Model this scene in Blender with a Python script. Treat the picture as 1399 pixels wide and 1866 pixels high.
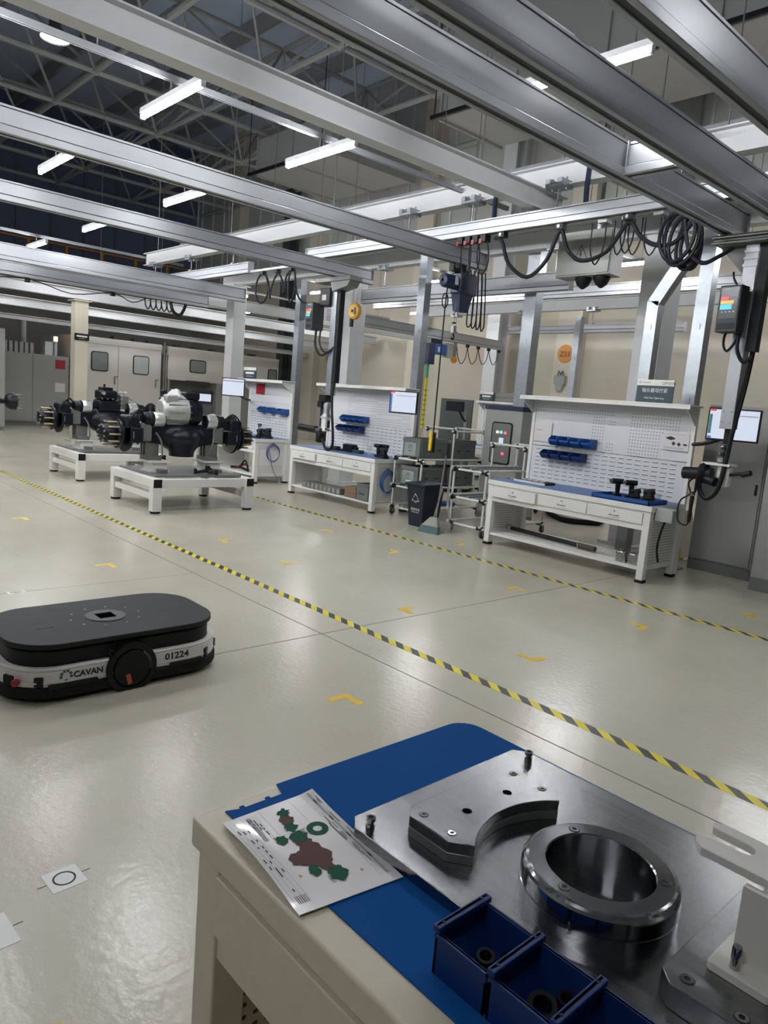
import bpy, math, random
from mathutils import Matrix, Vector, Euler
random.seed(7)
PI = math.pi
sc = bpy.context.scene
for o in list(bpy.data.objects): bpy.data.objects.remove(o)
COL = sc.collection

# ------------------------------------------------------------------ camera, world, exposure
F_PX, PITCH, ROLL, YAW, CAM_H = 1314.51, 0.150057, 0.083400, 0.748083, 1.62
def make_camera():
    c, s = math.cos(YAW), math.sin(YAW)
    fw, rt, up = Vector((-c, s, 0)), Vector((s, c, 0)), Vector((0, 0, 1))
    f2 = fw*math.cos(PITCH) - up*math.sin(PITCH)
    u2 = up*math.cos(PITCH) + fw*math.sin(PITCH)
    r3 = rt*math.cos(ROLL) + u2*math.sin(ROLL)
    u3 = u2*math.cos(ROLL) - rt*math.sin(ROLL)
    cd = bpy.data.cameras.new('camera'); co = bpy.data.objects.new('camera', cd); COL.objects.link(co)
    m = Matrix((( r3.x, u3.x, -f2.x, 0), (r3.y, u3.y, -f2.y, 0), (r3.z, u3.z, -f2.z, CAM_H), (0, 0, 0, 1)))
    co.matrix_world = m
    cd.sensor_fit = 'HORIZONTAL'; cd.sensor_width = 36.0
    cd.lens = F_PX/1399.0*36.0
    cd.clip_start = 0.02; cd.clip_end = 200
    sc.camera = co
make_camera()
w = bpy.data.worlds.new('hall_world'); sc.world = w; w.use_nodes = True
w.node_tree.nodes['Background'].inputs[0].default_value = (0.5, 0.55, 0.65, 1)
w.node_tree.nodes['Background'].inputs[1].default_value = 0.05
sc.view_settings.view_transform = 'Standard'; sc.view_settings.look = 'None'
sc.view_settings.exposure = 0.0; sc.view_settings.gamma = 1.0
sc.view_settings.use_curve_mapping = False
LAMP_E = 172.0

# ------------------------------------------------------------------ materials
MATS = {}
def mat(name, col, rough=0.5, metal=0.0, noise=0.0, nscale=8.0, bump=0.0, bscale=60.0, emit=0.0, ecol=None, alpha=1.0, coat=0.0, trans=0.0, stretch=None, rnoise=0.0, spec=None):
    if name in MATS: return MATS[name]
    m = bpy.data.materials.new(name); m.use_nodes = True; MATS[name] = m
    nt = m.node_tree; b = nt.nodes['Principled BSDF']
    b.inputs['Base Color'].default_value = (*col, 1); b.inputs['Roughness'].default_value = rough; b.inputs['Metallic'].default_value = metal
    if coat: b.inputs['Coat Weight'].default_value = coat; b.inputs['Coat Roughness'].default_value = 0.12
    if spec is not None: b.inputs['Specular IOR Level'].default_value = spec
    if trans: b.inputs['Transmission Weight'].default_value = trans
    if alpha < 1: b.inputs['Alpha'].default_value = alpha
    if emit:
        b.inputs['Emission Color'].default_value = (*(ecol or col), 1); b.inputs['Emission Strength'].default_value = emit
    tc = nt.nodes.new('ShaderNodeTexCoord'); src = tc.outputs['Object']
    if stretch:
        mp = nt.nodes.new('ShaderNodeMapping'); mp.inputs['Scale'].default_value = stretch; nt.links.new(src, mp.inputs[0]); src = mp.outputs[0]
    if noise or rnoise:
        n = nt.nodes.new('ShaderNodeTexNoise'); n.inputs['Scale'].default_value = nscale; n.inputs['Detail'].default_value = 5
        nt.links.new(src, n.inputs['Vector'])
        if noise:
            mx = nt.nodes.new('ShaderNodeMix'); mx.data_type = 'RGBA'
            mx.inputs[6].default_value = (*[max(0, c*(1-noise)) for c in col], 1); mx.inputs[7].default_value = (*[min(1, c*(1+noise)) for c in col], 1)
            nt.links.new(n.outputs[0], mx.inputs[0]); nt.links.new(mx.outputs[2], b.inputs['Base Color'])
        if rnoise:
            mr = nt.nodes.new('ShaderNodeMapRange'); mr.inputs[3].default_value = max(.02, rough-rnoise); mr.inputs[4].default_value = rough+rnoise
            nt.links.new(n.outputs[0], mr.inputs[0]); nt.links.new(mr.outputs[0], b.inputs['Roughness'])
    if bump:
        n2 = nt.nodes.new('ShaderNodeTexNoise'); n2.inputs['Scale'].default_value = bscale; n2.inputs['Detail'].default_value = 3
        nt.links.new(src, n2.inputs['Vector'])
        bp = nt.nodes.new('ShaderNodeBump'); bp.inputs['Strength'].default_value = bump; bp.inputs['Distance'].default_value = 0.01
        nt.links.new(n2.outputs[0], bp.inputs['Height']); nt.links.new(bp.outputs[0], b.inputs['Normal'])
    return m
WHITE = mat('white_powder_coat', (.70, .69, .66), .42, noise=.04)
WARMLIT = mat('warm_lit_powder_coat', (.60, .53, .405), .45, noise=.05, nscale=30)  # white bench coat with the warm cast of the light put in its colour
SWHITE = mat('white_structural_paint', (.54, .545, .55), .45, noise=.05)
ALU = mat('anodised_aluminium', (.37, .38, .40), .38, .5, noise=.05, nscale=3)
ALUD = mat('aluminium_groove', (.045, .048, .06), .6)
GALV = mat('galvanised_steel', (.34, .365, .39), .36, .75, noise=.18, nscale=14)
BLACK = mat('black_plastic', (.009, .009, .011), .45, spec=.25)
BLACKM = mat('black_painted_iron', (.007, .008, .013), .34, .1, noise=.2, nscale=20, spec=.35)
RUB = mat('black_rubber', (.012, .012, .013), .75, spec=.2)
DKGREY = mat('dark_grey_plastic', (.045, .048, .052), .5, spec=.3)
BLUEMAT = mat('blue_rubber_mat', (.006, .072, .255), .75, noise=.06, nscale=3, bump=.05, bscale=300, spec=.06)
BLUEB = mat('blue_bench_surface', (.10, .19, .40), .45, noise=.05)
BLUEP = mat('blue_plastic', (.005, .028, .13), .42, spec=.3)
BLUEP2 = mat('bright_blue_plastic', (.012, .075, .28), .4)
NAVY = mat('navy_enamel', (.012, .022, .055), .35)
STEEL = mat('ground_steel', (.27, .27, .275), .20, 1.0, noise=.22, nscale=3, stretch=(1, 26, 1), rnoise=.06, bump=.10, bscale=40)
STEELP = mat('polished_steel', (.42, .42, .43), .10, 1.0, noise=.05)
STEELD = mat('dull_steel', (.26, .26, .255), .42, .8, noise=.2, nscale=12)
CASTAL = mat('cast_aluminium', (.44, .44, .43), .48, .6, noise=.15, nscale=16, bump=.25, bscale=40)
CRATE = mat('grey_green_crate', (.125, .145, .135), .55, noise=.05)
CRATEL = mat('pale_crate_panel', (.26, .30, .285), .55)
CABG = mat('grey_cabinet_enamel', (.30, .30, .285), .42, noise=.05, nscale=2)
CABD = mat('dark_grey_enamel', (.15, .155, .15), .45, noise=.05, nscale=2)
BOOTH = mat('booth_panel_paint', (.64, .62, .58), .40, noise=.04, nscale=1)
GLASSY = mat('booth_window_glass', (.20, .22, .22), .12, noise=.15, nscale=1.2)
GLASSB = mat('bright_window_glass', (.45, .48, .49), .12, noise=.15, nscale=1.2)
RED = mat('red_enamel', (.35, .012, .03), .45)
REDM = mat('maroon_paint', (.20, .01, .03), .5)
ORANGE = mat('orange_paint', (.52, .20, .02), .5)
YELL = mat('yellow_paint', (.70, .48, .02), .5)
YMARK = mat('yellow_floor_tape', (.66, .43, .05), .6, noise=.12, nscale=40)
CARD = mat('brown_cardboard', (.20, .125, .085), .8, noise=.1, nscale=20)
PAPER = mat('laminated_paper', (.66, .63, .63), .28, coat=.6, bump=.08, bscale=14)
INK = mat('black_ink', (.05, .05, .055), .6, spec=.1)
INKG = mat('grey_ink', (.33, .32, .33), .6)
INKGR = mat('green_ink', (.008, .085, .045), .6, spec=.1)
INKBR = mat('brown_ink', (.10, .055, .05), .6, spec=.1)
INKO = mat('orange_ink', (.62, .28, .04), .6, spec=.1)
TEAL = mat('dark_teal_sign', (.018, .045, .055), .5)
CABLE = mat('black_cable_jacket', (.008, .009, .012), .5, spec=.25)
CABLEB = mat('blue_hose', (.05, .06, .28), .45)
BALY = mat('yellow_balancer_shell', (.50, .28, .03), .45)
SLING = mat('yellow_sling_webbing', (.55, .45, .02), .7)
BRISTLE = mat('green_bristle', (.07, .12, .12), .8, noise=.2, nscale=80)
DUST = mat('grey_dustpan_plastic', (.26, .25, .23), .5)
CLEAR = mat('clear_plastic', (.55, .58, .60), .15, alpha=.35)
WRAP = mat('clear_plastic_wrap', (.75, .76, .77), .18, alpha=.6, bump=.5, bscale=50)
LAMPM = mat('lamp_tube_glow', (1, 1, 1), .5, emit=LAMP_E, ecol=(.96, .98, 1.0))
LAMPH = mat('high_bay_glow', (1, 1, 1), .5, emit=60.0, ecol=(1, .93, .88))
SCREENW = mat('lit_screen_white', (.1, .1, .1), .3, emit=.8, ecol=(.72, .80, .96))
SCREENB = mat('lit_screen_blue', (.05, .1, .3), .3, emit=.35, ecol=(.15, .25, .65))
SCREENR = mat('lit_screen_red', (.3, .02, .03), .3, emit=.7, ecol=(.85, .06, .10))
SCREENO = mat('lit_screen_orange', (.3, .2, .03), .3, emit=.8, ecol=(1, .45, .06))
SCREENC = mat('lit_screen_cyan', (.03, .2, .3), .3, emit=.8, ecol=(.05, .65, .85))
SCREENT = mat('lit_screen_teal', (.03, .1, .1), .3, emit=.3, ecol=(.10, .35, .38))
SCREENK = mat('dark_screen', (.012, .013, .02), .2)
LEDR = mat('red_pilot_light', (.4, .02, .03), .3, emit=3.0, ecol=(1, .06, .12))
LEDG = mat('green_pilot_light', (.02, .4, .2), .3, emit=2.2, ecol=(.1, 1, .5))
LEDO = mat('amber_pilot_light', (.4, .3, .1), .3, emit=3.0, ecol=(1, .6, .3))
STRIPEY = None

def floor_mat():
    m = bpy.data.materials.new('epoxy_floor'); m.use_nodes = True; nt = m.node_tree; b = nt.nodes['Principled BSDF']; L = nt.links
    tc = nt.nodes.new('ShaderNodeTexCoord')
    n1 = nt.nodes.new('ShaderNodeTexNoise'); n1.inputs['Scale'].default_value = .55; n1.inputs['Detail'].default_value = 8; n1.inputs['Roughness'].default_value = .62
    L.new(tc.outputs['Object'], n1.inputs['Vector'])
    cr = nt.nodes.new('ShaderNodeValToRGB'); cr.color_ramp.elements[0].position = .32; cr.color_ramp.elements[1].position = .68
    cr.color_ramp.elements[0].color = (.44, .418, .335, 1); cr.color_ramp.elements[1].color = (.51, .487, .395, 1)
    L.new(n1.outputs[0], cr.inputs[0])
    # scuffs and specks
    n2 = nt.nodes.new('ShaderNodeTexNoise'); n2.inputs['Scale'].default_value = 5.0; n2.inputs['Detail'].default_value = 9; n2.inputs['Roughness'].default_value = .75
    L.new(tc.outputs['Object'], n2.inputs['Vector'])
    r2 = nt.nodes.new('ShaderNodeMapRange'); r2.inputs[1].default_value = .68; r2.inputs[2].default_value = .80; L.new(n2.outputs[0], r2.inputs[0])
    mx = nt.nodes.new('ShaderNodeMix'); mx.data_type = 'RGBA'; mx.inputs[7].default_value = (.21, .20, .17, 1)
    ml = nt.nodes.new('ShaderNodeMath'); ml.operation = 'MULTIPLY'; ml.inputs[1].default_value = .7; L.new(r2.outputs[0], ml.inputs[0])
    L.new(ml.outputs[0], mx.inputs[0]); L.new(cr.outputs[0], mx.inputs[6]); L.new(mx.outputs[2], b.inputs['Base Color'])
    n3 = nt.nodes.new('ShaderNodeTexNoise'); n3.inputs['Scale'].default_value = 26; n3.inputs['Detail'].default_value = 4; L.new(tc.outputs['Object'], n3.inputs['Vector'])
    r3 = nt.nodes.new('ShaderNodeMapRange'); r3.inputs[3].default_value = .14; r3.inputs[4].default_value = .30; L.new(n1.outputs[0], r3.inputs[0]); L.new(r3.outputs[0], b.inputs['Roughness'])
    bp = nt.nodes.new('ShaderNodeBump'); bp.inputs['Strength'].default_value = .16; bp.inputs['Distance'].default_value = .01
    L.new(n3.outputs[0], bp.inputs['Height']); L.new(bp.outputs[0], b.inputs['Normal'])
    b.inputs['Specular IOR Level'].default_value = .6
    return m
FLOOR = floor_mat()

def stripe_mat():
    m = bpy.data.materials.new('yellow_black_hazard_tape'); m.use_nodes = True; nt = m.node_tree; b = nt.nodes['Principled BSDF']; L = nt.links
    tc = nt.nodes.new('ShaderNodeTexCoord'); sp = nt.nodes.new('ShaderNodeSeparateXYZ'); L.new(tc.outputs['Object'], sp.inputs[0])
    a = nt.nodes.new('ShaderNodeMath'); a.operation = 'ADD'; L.new(sp.outputs[0], a.inputs[0])
    k = nt.nodes.new('ShaderNodeMath'); k.operation = 'MULTIPLY'; k.inputs[1].default_value = 1.3; L.new(sp.outputs[1], k.inputs[0]); L.new(k.outputs[0], a.inputs[1])
    d = nt.nodes.new('ShaderNodeMath'); d.operation = 'DIVIDE'; d.inputs[1].default_value = .15; L.new(a.outputs[0], d.inputs[0])
    f = nt.nodes.new('ShaderNodeMath'); f.operation = 'FRACT'; L.new(d.outputs[0], f.inputs[0])
    g = nt.nodes.new('ShaderNodeMath'); g.operation = 'GREATER_THAN'; g.inputs[1].default_value = .5; L.new(f.outputs[0], g.inputs[0])
    mx = nt.nodes.new('ShaderNodeMix'); mx.data_type = 'RGBA'; mx.inputs[6].default_value = (.72, .60, .025, 1); mx.inputs[7].default_value = (.045, .045, .042, 1)
    L.new(g.outputs[0], mx.inputs[0]); L.new(mx.outputs[2], b.inputs['Base Color']); b.inputs['Roughness'].default_value = .4
    return m
STRIPEY = stripe_mat()

def wall_mat(name, low, high, zs, rib=.0, scale=1.1):
    """painted sheet: one colour below the height zs, another above it, with fine panel ribs"""
    m = bpy.data.materials.new(name); m.use_nodes = True; nt = m.node_tree; b = nt.nodes['Principled BSDF']; L = nt.links
    tc = nt.nodes.new('ShaderNodeTexCoord'); sp = nt.nodes.new('ShaderNodeSeparateXYZ'); L.new(tc.outputs['Object'], sp.inputs[0])
    g = nt.nodes.new('ShaderNodeMath'); g.operation = 'GREATER_THAN'; g.inputs[1].default_value = zs; L.new(sp.outputs[2], g.inputs[0])
    mx = nt.nodes.new('ShaderNodeMix'); mx.data_type = 'RGBA'; mx.inputs[6].default_value = (*low, 1); mx.inputs[7].default_value = (*high, 1); L.new(g.outputs[0], mx.inputs[0])
    n = nt.nodes.new('ShaderNodeTexNoise'); n.inputs['Scale'].default_value = .8; L.new(tc.outputs['Object'], n.inputs['Vector'])
    mu = nt.nodes.new('ShaderNodeMix'); mu.data_type = 'RGBA'; mu.blend_type = 'MULTIPLY'; mu.inputs[0].default_value = .25; L.new(mx.outputs[2], mu.inputs[6]); L.new(n.outputs[1], mu.inputs[7]); L.new(mu.outputs[2], b.inputs['Base Color'])
    b.inputs['Roughness'].default_value = .6
    return m

# ------------------------------------------------------------------ mesh helpers
class MB:
    def __init__(s): s.v = []; s.f = []
    def add(s, vs, fs, M=None):
        n = len(s.v)
        for p in vs:
            p = Vector(p)
            s.v.append(tuple(M @ p if M else p))
        s.f += [tuple(i+n for i in f) for f in fs]; return s
    def box(s, x0, x1, y0, y1, z0, z1, M=None):
        x0, x1 = min(x0, x1), max(x0, x1); y0, y1 = min(y0, y1), max(y0, y1); z0, z1 = min(z0, z1), max(z0, z1)
        return s.add([(x0,y0,z0),(x1,y0,z0),(x1,y1,z0),(x0,y1,z0),(x0,y0,z1),(x1,y0,z1),(x1,y1,z1),(x0,y1,z1)],
                     [(3,2,1,0),(4,5,6,7),(0,1,5,4),(1,2,6,5),(2,3,7,6),(3,0,4,7)], M)
    def cyl(s, p0, p1, r0, r1=None, n=14, cap=True):
        r1 = r0 if r1 is None else r1
        p0, p1 = Vector(p0), Vector(p1); d = (p1-p0).normalized()
        a = d.orthogonal().normalized(); b = d.cross(a); vs = []
        for p, r in ((p0, r0), (p1, r1)):
            for i in range(n):
                t = 2*PI*i/n; vs.append(p + a*(r*math.cos(t)) + b*(r*math.sin(t)))
        fs = [(i, (i+1) % n, n+(i+1) % n, n+i) for i in range(n)]
        if cap: fs += [tuple(range(n-1, -1, -1)), tuple(range(n, 2*n))]
        return s.add(vs, fs)
    def lathe(s, prof, c=(0,0,0), axis='Z', n=32):
        """prof: (r, h) pairs turned about an axis through c"""
        vs = []
        for r, h in prof:
            for i in range(n):
                t = 2*PI*i/n; x, y = r*math.cos(t), r*math.sin(t)
                p = {'Z': (x, y, h), 'Y': (x, h, y), 'X': (h, x, y)}[axis]
                vs.append((p[0]+c[0], p[1]+c[1], p[2]+c[2]))
        fs = []
        for k in range(len(prof)-1):
            for i in range(n): fs.append((k*n+i, k*n+(i+1) % n, (k+1)*n+(i+1) % n, (k+1)*n+i))
        return s.add(vs, fs)
    def prism(s, poly, z0, z1, M=None):
        n = len(poly); vs = [(x, y, z0) for x, y in poly] + [(x, y, z1) for x, y in poly]
        return s.add(vs, [tuple(range(n-1, -1, -1)), tuple(range(n, 2*n))] + [(i, (i+1) % n, n+(i+1) % n, n+i) for i in range(n)], M)
    def ring(s, outer, inner, z0, z1):
        n = len(outer); vs = [(x, y, z) for z in (z0, z1) for P in (outer, inner) for x, y in P]; fs = []
        for i in range(n):
            j = (i+1) % n
            fs += [(i, j, 2*n+j, 2*n+i), (n+j, n+i, 3*n+i, 3*n+j), (2*n+i, 2*n+j, 3*n+j, 3*n+i), (j, i, n+i, n+j)]
        return s.add(vs, fs)
    def tube(s, pts, r, n=8, sub=4, closed=False):
        P = [Vector(p) for p in pts]
        if sub > 1 and len(P) > 2:
            Q = []; m = len(P); rng = m if closed else m-1
            for i in range(rng):
                p0 = P[(i-1) % m] if closed or i > 0 else P[0]; p1 = P[i]; p2 = P[(i+1) % m]; p3 = P[(i+2) % m] if closed or i+2 < m else P[-1]
                for k in range(sub):
                    t = k/sub
                    Q.append(.5*((2*p1)+(p2-p0)*t+(2*p0-5*p1+4*p2-p3)*t*t+(3*p1-p0-3*p2+p3)*t**3))
            if not closed: Q.append(P[-1])
            P = Q
        m = len(P); vs = []; a = None
        for i, p in enumerate(P):
            d = (P[(i+1) % m]-P[i-1]) if closed else (P[min(i+1, m-1)]-P[max(i-1, 0)])
            if d.length < 1e-9: d = Vector((0, 0, 1))
            d.normalize()
            a = d.orthogonal().normalized() if a is None else (a-d*a.dot(d)).normalized()
            b = d.cross(a)
            vs += [p+a*(r*math.cos(2*PI*k/n))+b*(r*math.sin(2*PI*k/n)) for k in range(n)]
        fs = []
        for i in range(m if closed else m-1):
            j = (i+1) % m
            fs += [(i*n+k, i*n+(k+1) % n, j*n+(k+1) % n, j*n+k) for k in range(n)]
        if not closed: fs += [tuple(range(n-1, -1, -1)), tuple(range((m-1)*n, m*n))]
        return s.add(vs, fs)
    def quad(s, a, b, c, d): return s.add([a, b, c, d], [(0, 1, 2, 3)])
    def mesh(s, name, m, smooth=True):
        me = bpy.data.meshes.new(name); me.from_pydata([tuple(p) for p in s.v], [], s.f); me.materials.append(m)
        if smooth:
            me.polygons.foreach_set('use_smooth', [True]*len(me.polygons)); me.set_sharp_from_angle(angle=math.radians(38))
        me.update(); return me
    def build(s, name, m, parent=None, loc=(0,0,0), bevel=0.0, rot=None, smooth=True, kind=None):
        o = bpy.data.objects.new(name, s.mesh(name, m, smooth)); COL.objects.link(o); o.parent = parent; o.location = loc
        if rot: o.rotation_euler = rot
        if bevel:
            b = o.modifiers.new('bevel', 'BEVEL'); b.width = bevel; b.segments = 2; b.limit_method = 'ANGLE'; b.angle_limit = math.radians(50)
        if kind: o['kind'] = kind
        return o
def thing(name, label, cat, loc=(0,0,0), rz=0, group=None):
    o = bpy.data.objects.new(name, None); COL.objects.link(o); o.location = loc; o.rotation_euler = (0, 0, rz); o.empty_display_size = .1
    o['label'] = label; o['category'] = cat
    if group: o['group'] = group
    return o
def tag(o, label, cat, group=None):
    o['label'] = label; o['category'] = cat
    if group: o['group'] = group
    return o
def struct(o): o['kind'] = 'structure'; return o
def dup(o, loc=None, rz=None, label=None, group=None, parent=None, top=True):
    c = o.copy(); COL.objects.link(c); c.parent = parent
    for ch in list(o.children): dup(ch, parent=c, top=False)
    if loc is not None: c.location = loc
    if rz is not None: c.rotation_euler = (0, 0, rz)
    if top and label: c['label'] = label
    if top and group: c['group'] = group
    return c
def rrect(x0, x1, y0, y1, r, n=6):
    P = []
    for cx, cy, a in ((x1-r, y1-r, 0), (x0+r, y1-r, PI/2), (x0+r, y0+r, PI), (x1-r, y0+r, 1.5*PI)):
        for i in range(n+1):
            t = a+PI/2*i/n; P.append((cx+r*math.cos(t), cy+r*math.sin(t)))
    return P
def text(name, body, size, m, parent, loc, rot, depth=.0006, align='LEFT', xs=1.0, bold=0.0):
    cu = bpy.data.curves.new(name, 'FONT'); cu.body = body; cu.size = size; cu.extrude = depth; cu.align_x = align; cu.resolution_u = 2; cu.offset = bold
    t = bpy.data.objects.new(name, cu); COL.objects.link(t)
    me = bpy.data.meshes.new_from_object(t.evaluated_get(bpy.context.evaluated_depsgraph_get()))
    bpy.data.objects.remove(t); me.name = name; me.materials.clear(); me.materials.append(m)
    o = bpy.data.objects.new(name, me); COL.objects.link(o); o.parent = parent; o.location = loc; o.rotation_euler = rot; o.scale = (xs, 1, 1)
    return o
FACE_NY = (PI/2, 0, 0)          # lettering read by someone looking along +Y
FACE_PX = (PI/2, 0, PI/2)       # lettering read by someone looking along -X

# ================================================================== SETTING
X0, X1, Y0, Y1, ZC = -33.0, 9.0, -13.0, 17.0, 12.4
fl = struct(MB().box(X0-1, X1+.2, Y0-.2, Y1+.2, -.3, 0).build('floor', FLOOR))
JOINT = mat('floor_joint_filler', (.12, .12, .11), .8)
for x in (-3.785, -11.9, -19.6):
    MB().box(x-.004, x+.004, Y0, Y1, 0, .0006).build('floor_joint', JOINT, fl)
for y in (3.02, -5.1, 11.2):
    MB().box(X0, X1, y-.004, y+.004, 0, .0006).build('floor_joint', JOINT, fl)
for x, ya, yb in ((-5.63, .2, 3.0),):
    MB().box(x-.002, x+.002, ya, yb, 0, .0005).build('floor_joint', JOINT, fl)
WB = wall_mat('hall_wall_paint', (.50, .455, .37), (.46, .46, .44), 6.6)
WD = wall_mat('dark_end_wall_paint', (.40, .39, .36), (.10, .135, .23), 5.6)
WP = wall_mat('plain_wall_paint', (.45, .45, .43), (.40, .40, .40), 6.0)
wb = struct(MB().box(X0, X1, Y1, Y1+.25, 0, ZC).build('wall_back', WB))
wl = struct(MB().box(X0-.25, X0, Y0, Y1, 0, ZC).build('wall_left', WD))
struct(MB().box(X1, X1+.25, Y0, Y1, 0, ZC).build('wall_right', WP))
struct(MB().box(X0, X1, Y0-.25, Y0, 0, ZC).build('wall_front', WP))
ceil = struct(MB().box(X0-.25, X1+.25, Y0-.25, Y1+.25, ZC, ZC+.2).build('ceiling', mat('hazed_roof_sheet', (.52, .60, .78), .7, noise=.1, nscale=1)))  # blue haze around the lamps is put into the sheet colour
# wall pilasters and sheet ribs on the back wall
CREAM = mat('cream_wall_paint', (.52, .475, .385), .6, noise=.04, nscale=2)
RIB = mat('wall_sheet_rib', (.50, .50, .48), .6)
for x in (-5.6, -11.4, -17.2, -23.0, -28.8):
    MB().box(x-.36, x+.36, Y1-.30, Y1+.02, 0, ZC).build('pilaster', CREAM, wb)
for i in range(38):
    x = X0+.6+i*1.0
    MB().box(x-.04, x+.04, Y1-.05, Y1+.01, 6.7, ZC).build('sheet_rib', RIB, wb)
MB().box(X0, X1, Y1-.10, Y1+.01, 6.55, 6.70).build('wall_flashing', RIB, wb)
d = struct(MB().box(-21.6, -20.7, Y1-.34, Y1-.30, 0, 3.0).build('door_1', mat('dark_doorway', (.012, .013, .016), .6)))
MB().box(-21.75, -21.6, Y1-.36, Y1-.05, 0, 3.15).box(-20.7, -20.55, Y1-.36, Y1-.05, 0, 3.15).box(-21.75, -20.55, Y1-.36, Y1-.05, 3.0, 3.15).build('door_frame', CABG, d)
# mullions of the dark glazing on the end wall, gallery and orange railing
MULL = mat('dark_mullion', (.10, .11, .13), .5)
for i in range(12):
    y = 1.0+i*1.35
    MB().box(X0, X0+.08, y-.04, y+.04, 5.6, ZC).build('mullion', MULL, wl)
MB().box(X0, X0+1.3, 0, Y1, 5.5, 5.75).build('gallery_deck', CABG, wl)
rg = thing('gallery_railing', 'orange steel railing along the dark gallery below the end glazing', 'railing', (X0+1.25, 0, 5.75))
for z in (.5, 1.1): MB().box(-.03, .03, .5, 16.5, z-.03, z+.03).build('rail_bar', ORANGE, rg)
for i in range(12): MB().box(-.045, .045, .5+i*1.45-.05, .5+i*1.45+.05, 0, 1.12).build('baluster_post', ORANGE, rg)

# roof space frame
TRW = mat('truss_tube_paint', (.27, .27, .27), .5)
tr = thing('roof_space_frame', 'pale tubular steel space frame under the dark roof', 'roof truss', (0, 0, 9.3))
gx = [-32.2+3.05*i for i in range(12)]; gy = [-7.9+3.05*i for i in range(9)]
for y in gy: MB().cyl((gx[0], y, 0), (gx[-1], y, 0), .075, n=8).build('bottom_chord', TRW, tr)
for x in gx: MB().cyl((x, gy[0], 0), (x, gy[-1], 0), .075, n=8).build('bottom_chord', TRW, tr)
for y in gy[:-1]: MB().cyl((gx[0]+1.5, y+1.5, 1.7), (gx[-1]-1.5, y+1.5, 1.7), .07, n=8).build('top_chord', TRW, tr)
for x in gx[:-1]: MB().cyl((x+1.5, gy[0]+1.5, 1.7), (x+1.5, gy[-1]-1.5, 1.7), .07, n=8).build('top_chord', TRW, tr)
dg = MB()
for x in gx[:-1]:
    for y in gy[:-1]:
        for a, b in ((0, 0), (3.05, 0), (0, 3.05), (3.05, 3.05)): dg.cyl((x+a, y+b, 0), (x+1.5, y+1.5, 1.7), .04, n=6, cap=False)
dg.build('web_members', TRW, tr, kind='stuff')
nd = MB()
for x in gx:
    for y in gy: nd.lathe([(.01, -.12), (.12, -.05), (.12, .05), (.01, .12)], (x, y, 0), n=8)
nd.build('node_balls', TRW, tr, kind='stuff')
# purlins just under the roof sheet
for i in range(9):
    y = -9+3.0*i
    tag(MB().box(X0, X1, y-.06, y+.06, 11.9, 12.38).build('roof_purlin', TRW), 'steel purlin running just under the roof sheet', 'purlin', 'purlins under the roof')

# big ventilation ducts under the roof
DUCT = mat('duct_sheet', (.33, .33, .32), .45, .2, noise=.06, nscale=2)
def duct(x0, x1, y0, y1, z0, z1, label, fl):
    t = thing('air_duct', label, 'duct', ((x0+x1)/2, (y0+y1)/2, z0)); hx, hy, h = (x1-x0)/2, (y1-y0)/2, z1-z0
    MB().box(-hx, hx, -hy, hy, 0, h).build('duct_body', DUCT, t, bevel=.02)
    for k in range(fl+1):
        x = -hx+2*hx*k/fl
        MB().box(x-.03, x+.03, -hy-.05, hy+.05, -.05, h+.05).build('duct_flange', DUCT, t)
    MB().box(-hx, hx, -hy-.35, -hy-.29, -.12, -.04).build('hanger_angle', BLACK, t)
    for sx in (-1, 1): MB().cyl((sx*hx*.98, -hy-.32, -.08), (sx*hx*.98, -hy-.32, 3.0), .012, n=6).build('hanger_rod', BLACK, t)
    return t
duct(-12.35, -2.0, 12.2, 14.3, 8.0, 9.9, 'long pale sheet metal air duct hung beneath the roof truss', 5)
duct(-19.8, -16.2, 12.1, 15.1, 8.0, 9.0, 'short pale air duct box hung before the upper wall', 2)
duct(-9.6, -8.6, 14.85, 16.7, 7.0, 9.6, 'narrow vertical air duct drop against the upper wall', 1)
for i, (x, y, lab) in enumerate(((-24.2, 16.4, 'dark steel roof column rising against the upper wall'), (-13.5, 16.3, 'pale steel roof column rising behind the long duct'))):
    t = thing('roof_column', lab, 'column', (x, y, 0)); m = (DKGREY, SWHITE)[i]
    MB().box(-.22, .22, -.2, -.17, 0, 9.3).build('flange', m, t); MB().box(-.22, .22, .17, .2, 0, 9.3).build('flange', m, t); MB().box(-.015, .015, -.17, .17, 0, 9.3).build('web', m, t)
t = thing('high_bay_lamp', 'round bright high bay lamp hung from the space frame', 'lamp', (-16.95, 5.39, 8.45))
MB().lathe([(.02, .55), (.10, .5), (.12, .25), (.30, .02), (.31, 0), (.29, 0), (.10, .22), (.02, .24)], n=20).build('reflector', DKGREY, t)
MB().lathe([(.005, .03), (.27, .03), (.27, .02), (.005, .02)], n=20).build('lens', LAMPH, t)
MB().cyl((0, 0, .55), (0, 0, .78), .015, n=6).build('hook', STEELD, t)

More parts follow.
